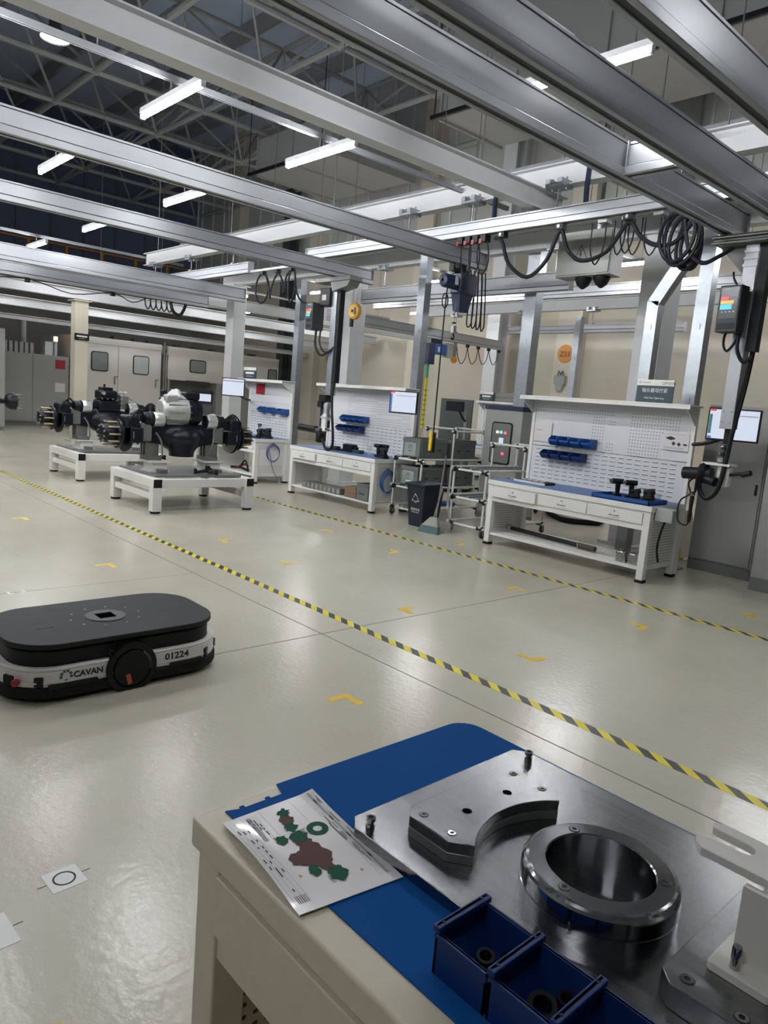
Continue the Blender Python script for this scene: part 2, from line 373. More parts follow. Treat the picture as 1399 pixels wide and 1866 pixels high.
# ================================================================== floor markings
for y, lab in ((3.345, 'yellow and black hazard tape between the mobile robot aisle and the work bay'), (6.11, 'yellow and black hazard tape in front of the pegboard workbenches')):
    xa = -31 if y < 4 else -11.5
    tag(MB().box(xa, 1.0, -.036, .036, 0, .0012).build('hazard_tape', STRIPEY, None, (0, y, 0)), lab, 'floor tape')
def ell(x, y, sx, sy, a=.16, b=.15, w=.05):
    P = [(0, 0), (sx*a, 0), (sx*a, sy*w), (sx*w, sy*w), (sx*w, sy*b), (0, sy*b)]
    if sx*sy < 0: P = P[::-1]
    tag(MB().prism(P, 0, .001).build('corner_mark', YMARK, None, (x, y, 0)), 'yellow tape corner mark stuck on the grey floor', 'floor mark', 'yellow corner marks of the parking bays')
for x, y, sx, sy in ((-2.90, 2.52, 1, -1), (-2.64, 3.93, -1, 1), (-3.99, 3.93, 1, 1), (-2.64, 5.49, -1, -1), (-4.02, 5.49, 1, -1), (-5.58, 3.96, -1, 1), (-5.60, 5.50, -1, -1), (-6.96, 5.50, 1, -1), (-6.86, 3.93, 1, 1), (-6.24, 2.52, 1, -1), (-8.64, 2.50, 1, -1), (-5.63, 6.66, -1, -1), (-1.665, .575, 1, -1), (-2.3, 6.84, -1, -1)):
    ell(x, y, sx, sy)
def sticker(x, y, rz, lab, ring=True, s=.055):
    t = thing('floor_sticker', lab, 'sticker', (x, y, 0), rz)
    MB().box(-s, s, -s, s, 0, .0012).build('sheet', mat('white_sticker', (.72, .71, .69), .5), t)
    if ring:
        n = 28; P = lambda r: [(r*math.cos(2*PI*i/n), r*math.sin(2*PI*i/n)) for i in range(n)]
        MB().ring(P(.036), P(.030), .0012, .0018).build('printed_ring', INK, t)
    for sy in (-1, 1): MB().box(-.001, .001, sy*(s+.002), sy*(s+.03), 0, .0012).build('tick_line', INK, t)
    return t
sticker(-2.21, .766, .05, 'small white square floor sticker with a black printed ring')
sticker(-2.08, .50, .05, 'plain white square floor sticker without a printed ring', ring=False, s=.075)
t = thing('floor_bracket_mark', 'small white square bracket mark taped on the floor behind the mobile robot', 'floor mark', (-5.637, 1.571, 0), .1)
MK = mat('white_tape', (.78, .78, .77), .5)
for sy in (-1, 1):
    MB().box(-.03, .03, sy*.055-.006, sy*.055+.006, 0, .001).build('tape_strip', MK, t)
    MB().box(.018, .03, sy*.055-sy*.03-.006, sy*.055, 0, .001).build('tape_strip', MK, t)

# ================================================================== tube lamps
lamp0 = thing('tube_lamp', 'white tube lamp in a slim reflector hung across the aluminium rails', 'lamp', (0, 0, 0), 0, 'tube lamps over the work bays')
MB().prism([(-.026, 0), (.026, 0), (.020, .05), (-.020, .05)], -.60, .60, Matrix(((0,0,1,0),(1,0,0,0),(0,1,0,0),(0,0,0,1)))).build('reflector', SWHITE, lamp0)
MB().cyl((-.575, 0, -.028), (.575, 0, -.028), .024, n=8).build('tube', LAMPM, lamp0)
for s in (-1, 1): MB().box(s*.585-.012, s*.585+.012, -.02, .02, -.05, .0).build('end_cap', SWHITE, lamp0)
MB().cyl((0, 0, .05), (0, 0, .14), .008, n=6).build('hanger', STEELD, lamp0)
lamp_xy = [(x, y) for x in (-6.5, -9.5, -12.6) for y in (-1.9, -.25, 1.4, 3.05, 4.7)] + [(-3.4, y) for y in (3.05, 4.7)] + [(-.35, -1.9), (-.35, 4.7)]  # lamps out of view are added, chosen to light the floor and bench front
lamp_xy += [(-15.7, 3.05), (-15.7, 4.7), (-15.7, 1.4)]
LANE = {-.35: 'unseen over the steel fixture bench', -3.4: 'above the twin crane bridge', -6.5: 'above the chain hoist beam', -9.5: 'above the yellow balancer beam', -12.6: 'over the black gearbox axle', -15.7: 'beyond the axle stands',
        -10.4: 'over the far crane bridge', -6.52: 'over the far galvanised post', -14.2: 'behind the white column by the small monitor', -3.0: 'behind the touch controller', -17.75: 'before the cream column', -20.1: 'between the booth beams', -22.4: 'right above the booth roofs'}
first = True
def put_lamp(x, y, z=4.12, label=None, group=None):
    global first
    if first: lamp0.location = (x, y, z); first = False; o = lamp0
    else: o = dup(lamp0, (x, y, z))
    o['label'] = 'white tube lamp on the conduit '+LANE[x]; o['group'] = 'tube lamps '+LANE[x]
for x, y in lamp_xy: put_lamp(x, y)
BGL = 'white tube lamp hung over the far bays beyond the pegboard benches'
for x, y, z in ((-10.4, 14.1, 4.12), (-6.52, 14.1, 4.12), (-6.52, 10.7, 4.12), (-10.4, 10.7, 4.12), (-14.2, 14.1, 4.12), (-14.2, 10.7, 4.12), (-3.0, 10.7, 4.12), (-3.0, 14.1, 4.12), (-17.75, 10.4, 4.12), (-17.75, 6.2, 4.12), (-20.1, 8.3, 4.12), (-20.1, 12.5, 4.12), (-17.75, 14.0, 4.12), (-20.1, 5.0, 4.12), (-22.4, 10.2, 4.12)):
    put_lamp(x, y, z, BGL, 'tube lamps over the far bays')
for x, ya, yb in ((-10.4, 9.6, 16), (-6.52, 9.6, 16), (-14.2, 9.6, 16), (-3.0, 9.6, 16), (-17.75, 4.4, 16), (-20.1, 4.4, 16), (-22.4, 8, 13), (-.35, -3, 7.8), (-3.4, -3, 7.8), (-6.5, -3, 7.8), (-9.5, -3, 7.8), (-12.6, -3, 7.8), (-15.7, -3, 7.8)):
    t = thing('lamp_trunking', 'slim aluminium lamp conduit '+LANE[x], 'conduit', (x, 0, 4.26))
    MB().box(-.025, .025, ya, yb, 0, .05).build('conduit', ALU, t); MB().box(-.006, .006, ya, yb, -.002, .0).build('slot', ALUD, t)
    for yr in ((-2.4, 2.4, 7.2) if ya < 0 else (10.4, 11.4, 15.5) if yb > 13.5 else (8.5, 10.4, 12.5)): MB().cyl((0, yr, .05), (0, yr, 5.05), .008, n=6).build('drop_rod', STEELD, t)

# ================================================================== overhead aluminium crane system
def alu_rail(label, axis, a0, a1, c, z0, h=.21, w=.075, cat='crane rail', group=None, name='crane_rail'):
    """hollow aluminium crane profile: tall web with a groove, below it a slotted running flange"""
    mid = (a0+a1)/2; L = (a1-a0)/2
    loc = (c, mid, z0) if axis == 'Y' else (mid, c, z0)
    t = thing(name, label, cat, loc, 0 if axis == 'X' else PI/2, group)
    hw = w/2
    MB().box(-L, L, -hw, hw, .068, h-.022).build('web', ALU, t, bevel=.003)
    MB().box(-L, L, -hw*.8, hw*.8, .010, h-.002).build('groove_core', ALUD, t)
    MB().box(-L, L, -hw-.003, hw+.003, h-.016, h).build('top_cap', ALU, t)
    MB().box(-L, L, -.060, -.022, 0, .058).box(-L, L, .022, .060, 0, .058).build('running_flange', ALU, t, bevel=.004)
    for s in (-1, 1): MB().box(s*L, s*(L+.008), -.060, .060, -.005, h+.004).build('end_plate', ALU, t)
    return t
BZ = 3.40
alu_rail('aluminium crane beam carrying the yellow balancer and tool mast', 'Y', -4, 7.5, -8.82, BZ)
alu_rail('aluminium crane beam carrying the dark blue chain hoist', 'Y', -4, 7.35, -6.42, BZ)
alu_rail('aluminium crane beam of the twin bridge on its far side', 'Y', -4, 7.2, -3.12, BZ, h=.25, w=.085)
alu_rail('aluminium crane beam of the twin bridge on its near side', 'Y', -4, 7.2, -2.60, BZ, h=.25, w=.085)
alu_rail('aluminium crane beam beside the tall light tube fittings', 'Y', -4, 7.2, -1.93, BZ, h=.25, w=.085)
alu_rail('aluminium crane beam nearest to the steel fixture bench', 'Y', -4, 7.2, -1.40, BZ, h=.25, w=.085)
alu_rail('aluminium crane beam over the axle stands', 'Y', -4, 7.9, -13.2, 3.385, h=.265, w=.08)
alu_rail('aluminium crane beam with sagging thin cables beyond the axle stands', 'Y', -4, 8.0, -14.9, 3.36, h=.24, w=.08)
# cross ties of the twin bridges
for x0, x1, y in ((-3.050, -2.670, 5.0), (-3.050, -2.670, 1.2), (-1.860, -1.470, .6)):
    alu_rail('short aluminium tie between two crane beams', 'X', x0, x1, y, BZ+.005, h=.23, w=.07, group='ties of the twin bridges', name='bridge_tie')
# runway rails along X hung from the white I beams
alu_rail('aluminium runway rail with black festoon cables above the pegboard benches', 'X', -9.4, 1.5, 6.72, 3.66, h=.17, w=.08)
alu_rail('aluminium runway rail ending beside the tool mast over the axle stands', 'X', -17.5, -11.4, 6.93, 3.66, h=.19, w=.08)

def i_beam(label, axis, a0, a1, c, z0, h=.25, w=.15, m=SWHITE, group=None):
    mid = (a0+a1)/2; L = (a1-a0)/2
    t = thing('steel_i_beam', label, 'beam', (c, mid, z0) if axis == 'Y' else (mid, c, z0), 0 if axis == 'X' else PI/2, group)
    MB().box(-L, L, -w/2, w/2, 0, .014).build('flange', m, t); MB().box(-L, L, -w/2, w/2, h-.014, h).build('flange', m, t)
    MB().box(-L, L, -.006, .006, .014, h-.014).build('web', m, t)
    return t
i_beam('white I beam that holds the runway rail hangers', 'X', -15.6, 4, 6.90, 4.10)
i_beam('white I beam sloping over the hall towards the runway rail', 'Y', -4, 7.25, -5.25, 3.875, h=.22, w=.16)
i_beam('pale I beam on top of the white columns behind the benches', 'X', -16, 2, 9.0, 4.02, h=.28, w=.18)
i_beam('white I beam over the far crane bay', 'X', -14, 3, 13.7, 3.92, h=.24)
for x, z, h, lab in ((-16.6, 3.62, .26, 'white lit I beam crossing before the machine booths, nearest the axle stands'), (-18.9, 3.52, .26, 'white lit I beam crossing between the booth columns'), (-21.2, 3.34, .24, 'white lit I beam running close above the booth roofs'), (-22.9, 3.10, .14, 'slim white beam running along the booth roofs')):
    i_beam(lab, 'Y', 2, 16.5, x, z, h=h, w=.2)
tag(MB().box(-16, 4, 7.85, 8.10, 4.62, 4.80).build('cable_tray', mat('grey_tray', (.25, .26, .28), .45, .5)), 'grey steel cable tray running above the white I beam', 'cable tray')

def hanger(x, y, z0, z1, group):
    t = thing('rail_hanger', 'steel clamp and rod holding '+{'h': 'the festoon runway rail', 'f': 'the runway rail over the axle stands', 'b': 'a rail of the far bay'}[group[-1] if group[-1] in 'hfb' else 'h']+' under an I beam', 'hanger', (x, y, z0), 0, group[:-2]+{'h': ' with festoon', 'f': ' over the axle stands', 'b': ' in the far bay'}[group[-1]])
    h = z1-z0
    MB().cyl((0, 0, 0), (0, 0, h+.05), .010, n=8).build('rod', STEELD, t)
    MB().box(-.11, .11, -.10, .10, h-.05, h-.025).build('clamp_plate', GALV, t)
    for s in (-1, 1): MB().box(s*.075-.03, s*.075+.03, -.11, .11, h-.025, h+.03).build('clamp_jaw', GALV, t)
    for s in (-1, 1): MB().cyl((s*.09, 0, h-.07), (s*.09, 0, h+.06), .012, n=6).build('bolt', STEELD, t)
    MB().box(-.04, .04, -.04, .04, .001, .03).build('rail_block', STEELD, t)
for x in (-8.4, -7.3, -6.2, -4.98, -3.6, -1.2): hanger(x, 6.80, 3.83, 4.11, 'hangers of the runway rail h')
for x in (-15.2, -13.6, -12.0): hanger(x, 6.93, 3.85, 4.11, 'hangers of the runway rail f')
# dark flexible conduits dropping between the I beam and the rail
for k, (x, lab) in enumerate(((-5.85, 'dark blue rubber strap hanging beside the rail clamp'), (-4.62, 'dark blue rubber strap hanging by the cable trolleys'))):
    tag(MB().tube([(0, .06, .42), (0, .05, .2), (.03, .02, 0)], .028, n=8).build('rubber_strap', NAVY, None, (x, 6.74, 3.84)), lab, 'strap')

# white box columns behind the benches, galvanised posts
for x, y, s, lab in ((-15.35, 9.0, .33, 'white square column behind the monitor of the last bench'), (-11.05, 9.0, .36, 'white square column behind the yellow balancer mast'), (-4.83, 9.0, .37, 'white square column behind the green station sign'), (-19.0, 6.72, .32, 'cream square column before the machine booths')):
    t = thing('steel_column', lab, 'column', (x, y, 0)); m = CREAM if x < -18 else SWHITE
    h = 3.5 if x < -18 else 4.02
    MB().box(-s/2, s/2, -s/2, s/2, .02, h).build('shaft', m, t, bevel=.012)
    MB().box(-s*.75, s*.75, -s*.75, s*.75, 0, .03).build('base_plate', m, t)
    MB().box(-s*.7, s*.7, -s*.7, s*.7, h-.02, h+.001).build('cap_plate', m, t)
def gpost(x, y, h, lab, bw=.15, bd=.13):
    t = thing('galvanised_post', lab, 'post', (x, y, 0))
    MB().box(-bw/2, bw/2, -bd/2, -bd/2+.012, 0, h).box(-bw/2, -bw/2+.012, -bd/2+.012, bd/2, 0, h).box(bw/2-.012, bw/2, -bd/2+.012, bd/2, 0, h).build('channel', GALV, t)
    MB().box(-bw*.9, bw*.9, -bd*.9, bd*.9, 0, .015).build('base_plate', GALV, t)
    for z in (.35, 1.9, 2.7): MB().box(-.02, .02, -bd/2-.006, -bd/2, z, z+.06).build('splice_plate', GALV, t)
    return t
gpost(-11.35, 8.0, 3.72, 'galvanised steel post left of the tool mast bench')
gpost(-8.13, 8.0, 3.90, 'galvanised steel post behind the bench monitor and crates')
gpost(-7.05, 9.3, 4.35, 'galvanised steel post behind the electrical cabinet', .22, .18)
gpost(-3.78, 8.05, 3.75, 'galvanised steel post beside the touch screen controller', .15, .14)
t = gpost(-4.33, 8.0, 3.02, 'galvanised steel post with a cranked top behind the station sign', .14, .13)
MB().box(-.07, .07, -.065, -.053, 0, .62, Matrix.Translation((0, 0, 3.0)) @ Matrix.Rotation(.55, 4, 'Y')).box(-.07, .07, -.053, .065, 0, .012, Matrix.Translation((0, 0, 3.0)) @ Matrix.Rotation(.55, 4, 'Y')).box(.058, .07, -.053, .065, 0, .62, Matrix.Translation((0, 0, 3.0)) @ Matrix.Rotation(.55, 4, 'Y')).build('cranked_top', GALV, t)
gpost(-7.94, 11.96, 3.5, 'galvanised steel post in the far crane bay', .12, .12)
# far crane bay: bridge with hoist, rails
alu_rail('aluminium crane bridge of the far bay with a festoon of thin cables', 'Y', 9.6, 15.6, -12.7, 3.26, h=.24, w=.09)
alu_rail('aluminium runway rail of the far bay ending above the cream wall', 'X', -11.0, -6.75, 13.7, 3.44, h=.17, w=.08)
alu_rail('grey aluminium runway rail crossing behind the blue chain hoist', 'X', -10.75, -6.2, 9.0, 3.42, h=.26, w=.1)
for x, y, z0, z1 in ((-12.7, 13.7, 3.50, 3.93), (-10.6, 13.7, 3.61, 3.93), (-8.8, 13.7, 3.61, 3.93), (-7.1, 13.7, 3.61, 3.93), (-10.2, 9.0, 3.68, 4.03), (-8.4, 9.0, 3.68, 4.03), (-6.5, 9.0, 3.68, 4.03)): hanger(x, y, z0, z1, 'hangers of the runway rail b')
alu_rail('white aluminium runway rail high in the far bay', 'X', -13.4, -4.0, 11.6, 3.80, h=.2, w=.1)

# ================================================================== WORKBENCHES
PHOLE = mat('perforation_shadow', (.05, .05, .05), .8)
PEG = mat('pegboard_paint', (.62, .625, .64), .45, noise=.03)
def perf_panel(name, parent, x, y0, y1, z0, z1, m, rows=None):
    """perforated end panel in the plane x = const"""
    p = MB().box(x-.004, x+.004, y0, y1, z0, z1).build(name, m, parent)
    h = MB(); nz = int((z1-z0-.06)/.03); ny = int((y1-y0-.06)/.03)
    for i in range(nz):
        if rows and not rows(i/nz): continue
        for j in range(ny):
            y = y0+.035+j*.03; z = z0+.035+i*.03
            for s in (-1, 1): h.add([(x+s*.0048, y-.006, z-.005), (x+s*.0048, y+.006, z-.005), (x+s*.0048, y+.006, z+.005), (x+s*.0048, y-.006, z+.005)], [(0, 1, 2, 3)])
    h.build('perforations', PHOLE, p, kind='stuff', smooth=False)
    return p
def bench(label, x0, y0, L=2.12, D=.72, H=.80, m=WHITE, panel=True, mat_top=True, drawers=3, rows=None, legs_front=True, peg=None):
    t = thing('workbench', label, 'workbench', (x0+L/2, y0+D/2, 0)); hx, hy = L/2, D/2
    MB().box(-hx-.012, hx+.012, -hy-.012, hy+.012, H-.058, H).build('tabletop', m, t, bevel=.006)
    if mat_top: MB().box(-hx, hx, -hy+.004, hy-.01, H, H+.004).build('top_mat', BLUEB, t)
    for sx in (-1, 1):
        for sy in (-1, 1):
            l = MB().box(sx*hx, sx*(hx-.075), sy*hy, sy*(hy-.075), .03, H-.058).build('leg', m, t, bevel=.004)
            MB().box(sx*(hx+.004), sx*(hx-.079), sy*(hy+.004), sy*(hy-.079), 0, .03).build('foot', RUB, l)
    MB().box(-hx+.075, hx-.075, -hy+.006, -hy+.03, H-.255, H-.058).build('apron', m, t)
    MB().box(-hx+.075, hx-.075, hy-.03, hy-.006, H-.255, H-.058).build('apron', m, t)
    if drawers:
        dw = (L-.16-.02*(drawers-1))/drawers
        for k in range(drawers):
            xa = -hx+.08+k*(dw+.02); out = .03 if (k == 0 and panel) else .0
            d = MB().box(xa, xa+dw, -hy-.008-out, -hy+.006, H-.195, H-.075).build('drawer', m, t, bevel=.003)
            xm = xa+dw/2; yf = -hy-.008-out
            MB().tube([(xm-.05, yf, H-.145), (xm-.045, yf-.022, H-.148), (xm+.045, yf-.022, H-.148), (xm+.05, yf, H-.145)], .005, n=6, sub=2).build('handle', STEELP, d)
            MB().cyl((xm, yf+.001, H-.105), (xm, yf-.006, H-.105), .009, n=8).build('lock', STEELD, d)
    MB().box(-hx+.02, hx-.02, -hy+.02, hy-.02, .125, .155).build('lower_shelf', m, t, bevel=.003)
    perf_panel('end_panel', t, hx-.02, -hy+.075, hy-.075, .16, H-.06, m, rows)
    perf_panel('end_panel', t, -hx+.02, -hy+.075, hy-.075, .16, H-.06, m, rows)
    if panel:
        zt = 1.84; yb = hy+.0
        for sx in (-1, 1): MB().box(sx*hx, sx*(hx-.045), yb, yb+.05, .03, zt).build('upright', m, t, bevel=.003)
        MB().box(-hx+.045, hx-.045, yb+.012, yb+.022, H+.005, 1.245).build('louvre_panel', PEG, t)
        MB().box(-hx+.045, hx-.045, yb+.012, yb+.022, 1.255, zt-.02).build('peg_panel', PEG, t)
        lv = MB()
        for i in range(8):
            z = H+.06+i*.05
            for j in range(int((L-.2)/.105)):
                x = -hx+.11+j*.105
                lv.add([(x, yb+.012, z), (x+.07, yb+.012, z), (x+.07, yb+.004, z+.002), (x, yb+.004, z+.002), (x, yb+.012, z+.014), (x+.07, yb+.012, z+.014)], [(0, 1, 2, 3), (3, 2, 5, 4), (0, 3, 4), (1, 5, 2)])
        lv.build('louvres', PEG, t, kind='stuff', smooth=False)
        ls = MB()
        for i in range(8):
            z = H+.06+i*.05
            for j in range(int((L-.2)/.105)):
                x = -hx+.11+j*.105
                ls.quad((x, yb+.0115, z-.006), (x+.07, yb+.0115, z-.006), (x+.07, yb+.0115, z), (x, yb+.0115, z))
        ls.build('louvre_gaps', PHOLE, t, kind='stuff', smooth=False)
        ph = MB(); n = int((L-.14)/.035)
        for i in range(13):
            for j in range(n):
                u = j/n; z = 1.285+i*.037
                if peg and not peg(u, i): continue
                x = -hx+.08+j*.035
                ph.quad((x-.005, yb+.0115, z-.005), (x+.005, yb+.0115, z-.005), (x+.005, yb+.0115, z+.005), (x-.005, yb+.0115, z+.005))
        ph.build('peg_holes', PHOLE, t, kind='stuff', smooth=False)
        hood = MB().box(-hx-.03, hx+.03, yb-.26, yb+.05, zt, zt+.018).build('top_shelf', m, t, bevel=.003)
        MB().box(-hx-.03, hx+.03, yb-.26, yb-.25, zt-.03, zt).build('shelf_lip', m, hood)
        for sx in (-1, 1):
            MB().prism([(yb, zt-.20), (yb, zt), (yb-.24, zt), (yb-.24, zt-.03)], -.004, .004, Matrix(((0,0,1,sx*(hx-.01)),(1,0,0,0),(0,1,0,0),(0,0,0,1)))).build('shelf_bracket', m, hood)
    return t
bR = bench('white pegboard workbench under the OP1070 green station sign', -5.61, 6.92,
      peg=lambda u, i: (i >= 11 and u < .55) or (.40 < u < .50 and i > 1) or (.5 < u < .56 and i in (0, 1, 2, 8, 9)) or (.66 < u < .95 and not (.84 < u and i < 7)) or (.10 < u < .16 and i < 4 and i != 2) or (.22 < u < .26 and i == 3) or (.01 < u < .10 and i > 10))
bM = bench('white pegboard workbench below the hanging tool mast', -9.90, 6.96, peg=lambda u, i: u > .22 and (i+int(u*30)//9) % 6 != 5)
bL = bench('white pegboard workbench with a coiled blue hose on its end panel', -12.45, 6.96, L=1.47, drawers=2, rows=lambda u: u > .78 or u < .25, peg=lambda u, i: i % 4 == 0)
bB = bench('white pegboard workbench in the far bay beyond the pipe carts', -11.55, 13.0, L=2.6, peg=lambda u, i: False)
bF = bench('white workbench tinted for warm light with the blue mat and steel fixture', -1.15, .652, L=2.3, D=.76, m=WARMLIT, panel=False, mat_top=False, drawers=2)
MB().cyl((.56-.05+.1, -.352, .7985), (.61, -.352, .8005), .006, n=10).build('screw_hole', PHOLE, bF)

# wall-hung blue bins: a scoop with a low sloping front
def bin_mesh(wd, dp, ht, m):
    b = MB(); w, th = wd/2, .004
    prof = [(0, 0), (-dp*.62, 0), (-dp, ht*.45), (-dp, ht*.62), (-dp*.6, ht), (0, ht)]
    for s in (-1, 1):
        b.prism(prof, 0, th, Matrix(((0, 0, -s, s*w), (1, 0, 0, 0), (0, 1, 0, 0), (0, 0, 0, 1))))
    b.box(-w, w, -.004, 0, 0, ht); b.box(-w, w, -dp*.62, 0, 0, .004)
    b.add([(-w, -dp*.62, 0), (w, -dp*.62, 0), (w, -dp, ht*.45), (-w, -dp, ht*.45), (-w, -dp, ht*.62), (w, -dp, ht*.62), (-w, -dp+.005, ht*.62), (w, -dp+.005, ht*.62), (-w, -dp*.62, .004), (w, -dp*.62, .004)],
          [(0, 1, 2, 3), (3, 2, 5, 4), (4, 5, 7, 6), (6, 7, 9, 8)])
    return b.mesh('storage_bin', m)
BINM = bin_mesh(.126, .15, .115, BLUEP2); BINM2 = bin_mesh(.124, .15, .105, BLUEP); BINS = bin_mesh(.28, .13, .11, BLUEP2)
def wbin(me, x, y, z, label, group=None, name='storage_bin'):
    o = bpy.data.objects.new(name, me); COL.objects.link(o); o.location = (x, y, z); return tag(o, label, 'storage bin', group)
for k in range(4): wbin(BINM, -5.17+k*.155, 7.648, 1.275, 'blue bin in the upper row on the OP1070 pegboard', 'upper blue bins on the OP1070 pegboard')
for k in range(4): wbin(BINM2, -5.27+k*.152, 7.64, 1.105, 'dark blue bin in the lower row on the OP1070 pegboard', 'lower blue bins on the OP1070 pegboard')
for k in range(4): wbin(BINM, -9.34+k*.155, 7.688, 1.255, 'blue bin in the upper row behind the hanging tool', 'upper blue bins behind the tool mast')
for k in range(4): wbin(BINM2, -9.42+k*.152, 7.68, 1.10, 'dark blue bin in the lower row behind the hanging tool', 'lower blue bins behind the tool mast')
for x, lab in ((-11.86, 'small blue bin alone on the pegboard beside the red notice'), (-11.56, 'small blue bin alone on the pegboard above the spray bottle')): wbin(BINM, x, 7.688, 1.24, lab)
wbin(BINS, -11.20, 7.688, 1.24, 'wide blue bin alone at the right side of the pegboard with the red notice')
for x, lab in ((-11.0, 'small blue bin on the far bay pegboard beside the crate'), (-10.55, 'small blue bin on the far bay pegboard between two others'), (-10.1, 'small blue bin on the far bay pegboard beside the electrical cabinet')): wbin(BINM, x, 13.728, 1.24, lab)

# ---- station signs
def sign(x, y, z, w, h, label, op, cn, en, face=FACE_NY, s=1.0, kind=True):
    t = thing('station_sign', label, 'sign', (x, y, z))
    MB().box(-w/2, w/2, -.006, .006, 0, h).build('board', TEAL, t)
    if kind:
        MB().box(-w/2, w/2, -.0075, -.006, h*.74, h).build('header_strip', WHITE, t)
        if op: text('station_code', op, h*.19, INK, t, (w*.17, -.0078, h*.79), FACE_NY)
        n = 12; P = lambda r: [(r*math.cos(2*PI*i/n), r*math.sin(2*PI*i/n)) for i in range(n)]
        MB().ring(P(h*.05), P(h*.03), 0, .0006).build('emblem', INK, t, (-w*.42, -.0076, h*.87), rot=FACE_NY)
        MB().box(-w*.36, -w*.14, -.0079, -.0074, h*.85, h*.89).build('maker_print', INKG, t)
    if cn: text('sign_title', cn, h*.21, WHITE, t, (0, -.0068, h*.46), FACE_NY, align='CENTER', xs=.95)
    if en: text('sign_subtitle', en, h*.11, WHITE, t, (0, -.0068, h*.17), FACE_NY, align='CENTER')
    return t
sign(-3.905, 7.45, 1.858, .42, .245, 'dark green station sign reading OP1070 above the pegboard', 'OP1070', '轴头螺母拧紧', 'Shaft Nut Tightening')
t = sign(-12.16, 7.50, 1.858, .44, .215, 'dark green station sign on the shelf beside the small monitor', '', '', '')
MB().box(-.15, .15, -.0075, -.006, .09, .13).build('title_print', WHITE, t); MB().box(-.12, .12, -.0075, -.006, .04, .055).build('subtitle_print', INKG, t)
t = sign(-11.3, 13.5, 1.858, .42, .215, 'dark station sign on the shelf of the far bay bench', '', '', '')
MB().box(-.13, .13, -.0075, -.006, .09, .13).build('title_print', WHITE, t); MB().box(-.10, .10, -.0075, -.006, .04, .055).build('subtitle_print', INKG, t)
t = thing('station_sign', 'black hanging station sign on the cream column before the booths', 'sign', (-18.83, 6.72, 2.53))
MB().box(-.01, .01, -.18, .18, 0, .165).build('board', BLACK, t); MB().box(.01, .012, -.13, .13, .08, .115).build('title_print', WHITE, t); MB().box(.01, .012, -.08, .08, .035, .05).build('subtitle_print', INKG, t)

# ---- poster, notices
t = thing('instruction_poster', 'laminated assembly drawing pinned on the OP1070 pegboard', 'poster', (-3.685, 7.636, 1.365))
MB().box(-.15, .15, -.002, 0, 0, .19).build('sheet', PAPER, t)
def blob(b, cx, cz, rx, rz, y, n=14, rough=.25, ph=0):
    P = [(cx+rx*(1+rough*math.sin(3*a+ph)*math.cos(5*a+ph))*math.cos(a), y, cz+rz*(1+rough*math.cos(4*a+ph))*math.sin(a)) for a in [2*PI*i/n for i in range(n)]]
    b.add(P, [tuple(range(n))])
bl = MB(); blob(bl, -.06, .13, .055, .017, -.003); blob(bl, -.02, .075, .022, .018, -.003); blob(bl, .04, .07, .02, .018, -.003); blob(bl, .11, .07, .028, .01, -.003)
bl.build('machine_drawing', INK, t, smooth=False)
for z in (.03, .02, .175): MB().box(-.13, .10, -.003, -.002, z, z+.004).build('print_line', INKG, t)
t = tag(MB().box(-.145, .145, -.002, .002, 0, .2).build('red_notice', RED, None, (-12.05, 7.68, 1.585)), 'red notice sheet pinned on the pegboard near the small monitor', 'notice')
t = thing('paper_slip', 'white paper slip taped to the left of the OP1070 pegboard', 'notice', (-5.42, 7.637, 1.30))
MB().box(-.13, .13, -.001, .0, 0, .25).build('sheet', PAPER, t); text('handwriting', '~~~', .05, INK, t, (-.1, -.0015, .13), FACE_NY)

# ---- monitors on arms
def monitor(label, x, y, z, w, h, rz, arm_to, extras=()):
    t = thing('monitor', label, 'monitor', (x, y, z), rz)
    MB().box(-w/2, w/2, -.018, .022, -h/2, h/2).build('bezel', BLACK, t, bevel=.004)
    MB().box(-w/2+.015, w/2-.015, -.0195, -.018, -h/2+.018, h/2-.015).build('screen', SCREENW, t)
    for nm, (ax, bx, az, bz), m in extras:
        MB().box(ax*w/2, bx*w/2, -.021, -.0195, az*h/2, bz*h/2).build(nm, m, t)
    a = Matrix.Rotation(-rz, 3, 'Z') @ (Vector(arm_to)-Vector((x, y, z)))
    MB().tube([(0, .022, -h*.1), (0, .10, -h*.25), tuple(a*.6+Vector((0, .05, -.06))), tuple(a)], .020, n=8, sub=3).build('arm', BLACK, t)
    MB().box(-.05, .05, .022, .045, -h*.1-.05, -h*.1+.05).build('mount_plate', BLACK, t)
    return t
EX = (('screen_logo', (-.93, -.62, .78, .93), SCREENR), ('screen_sidebar', (-.93, -.8, -.9, .7), SCREENB), ('screen_menu', (-.5, .9, .55, .60), INKG), ('screen_taskbar', (-.93, .93, -.92, -.80), SCREENB))
monitor('monitor with a lit white page beside the tool mast bench', -7.33, 7.0, 1.645, .42, .31, 0.38, (-7.80, 7.69, 1.5), EX[:2]+EX[2:3])
monitor('wide lit monitor hung beside the tightening tool of OP1070', -3.09, 7.60, 1.685, .50, .33, .16, (-3.51, 7.65, 1.45), (('screen_logo', (-.93, -.70, .80, .93), SCREENR), ('screen_sidebar', (-.93, -.82, -.6, .60), SCREENT), ('screen_button', (-.93, -.78, -.92, -.75), SCREENB), ('screen_menu', (-.4, .9, .55, .60), INKG)))
monitor('small lit monitor in front of the white column', -11.9, 7.0, 1.67, .42, .33, .85, (-12.42, 7.69, 1.45), (('screen_header', (-.9, .9, .6, .72), INKG), ('screen_logo', (-.93, -.80, .80, .93), SCREENR)))
t = thing('control_tablet', 'bright tablet screen in a black hood behind the silver gearbox', 'tablet', (-13.75, 7.40, 1.30), .8)
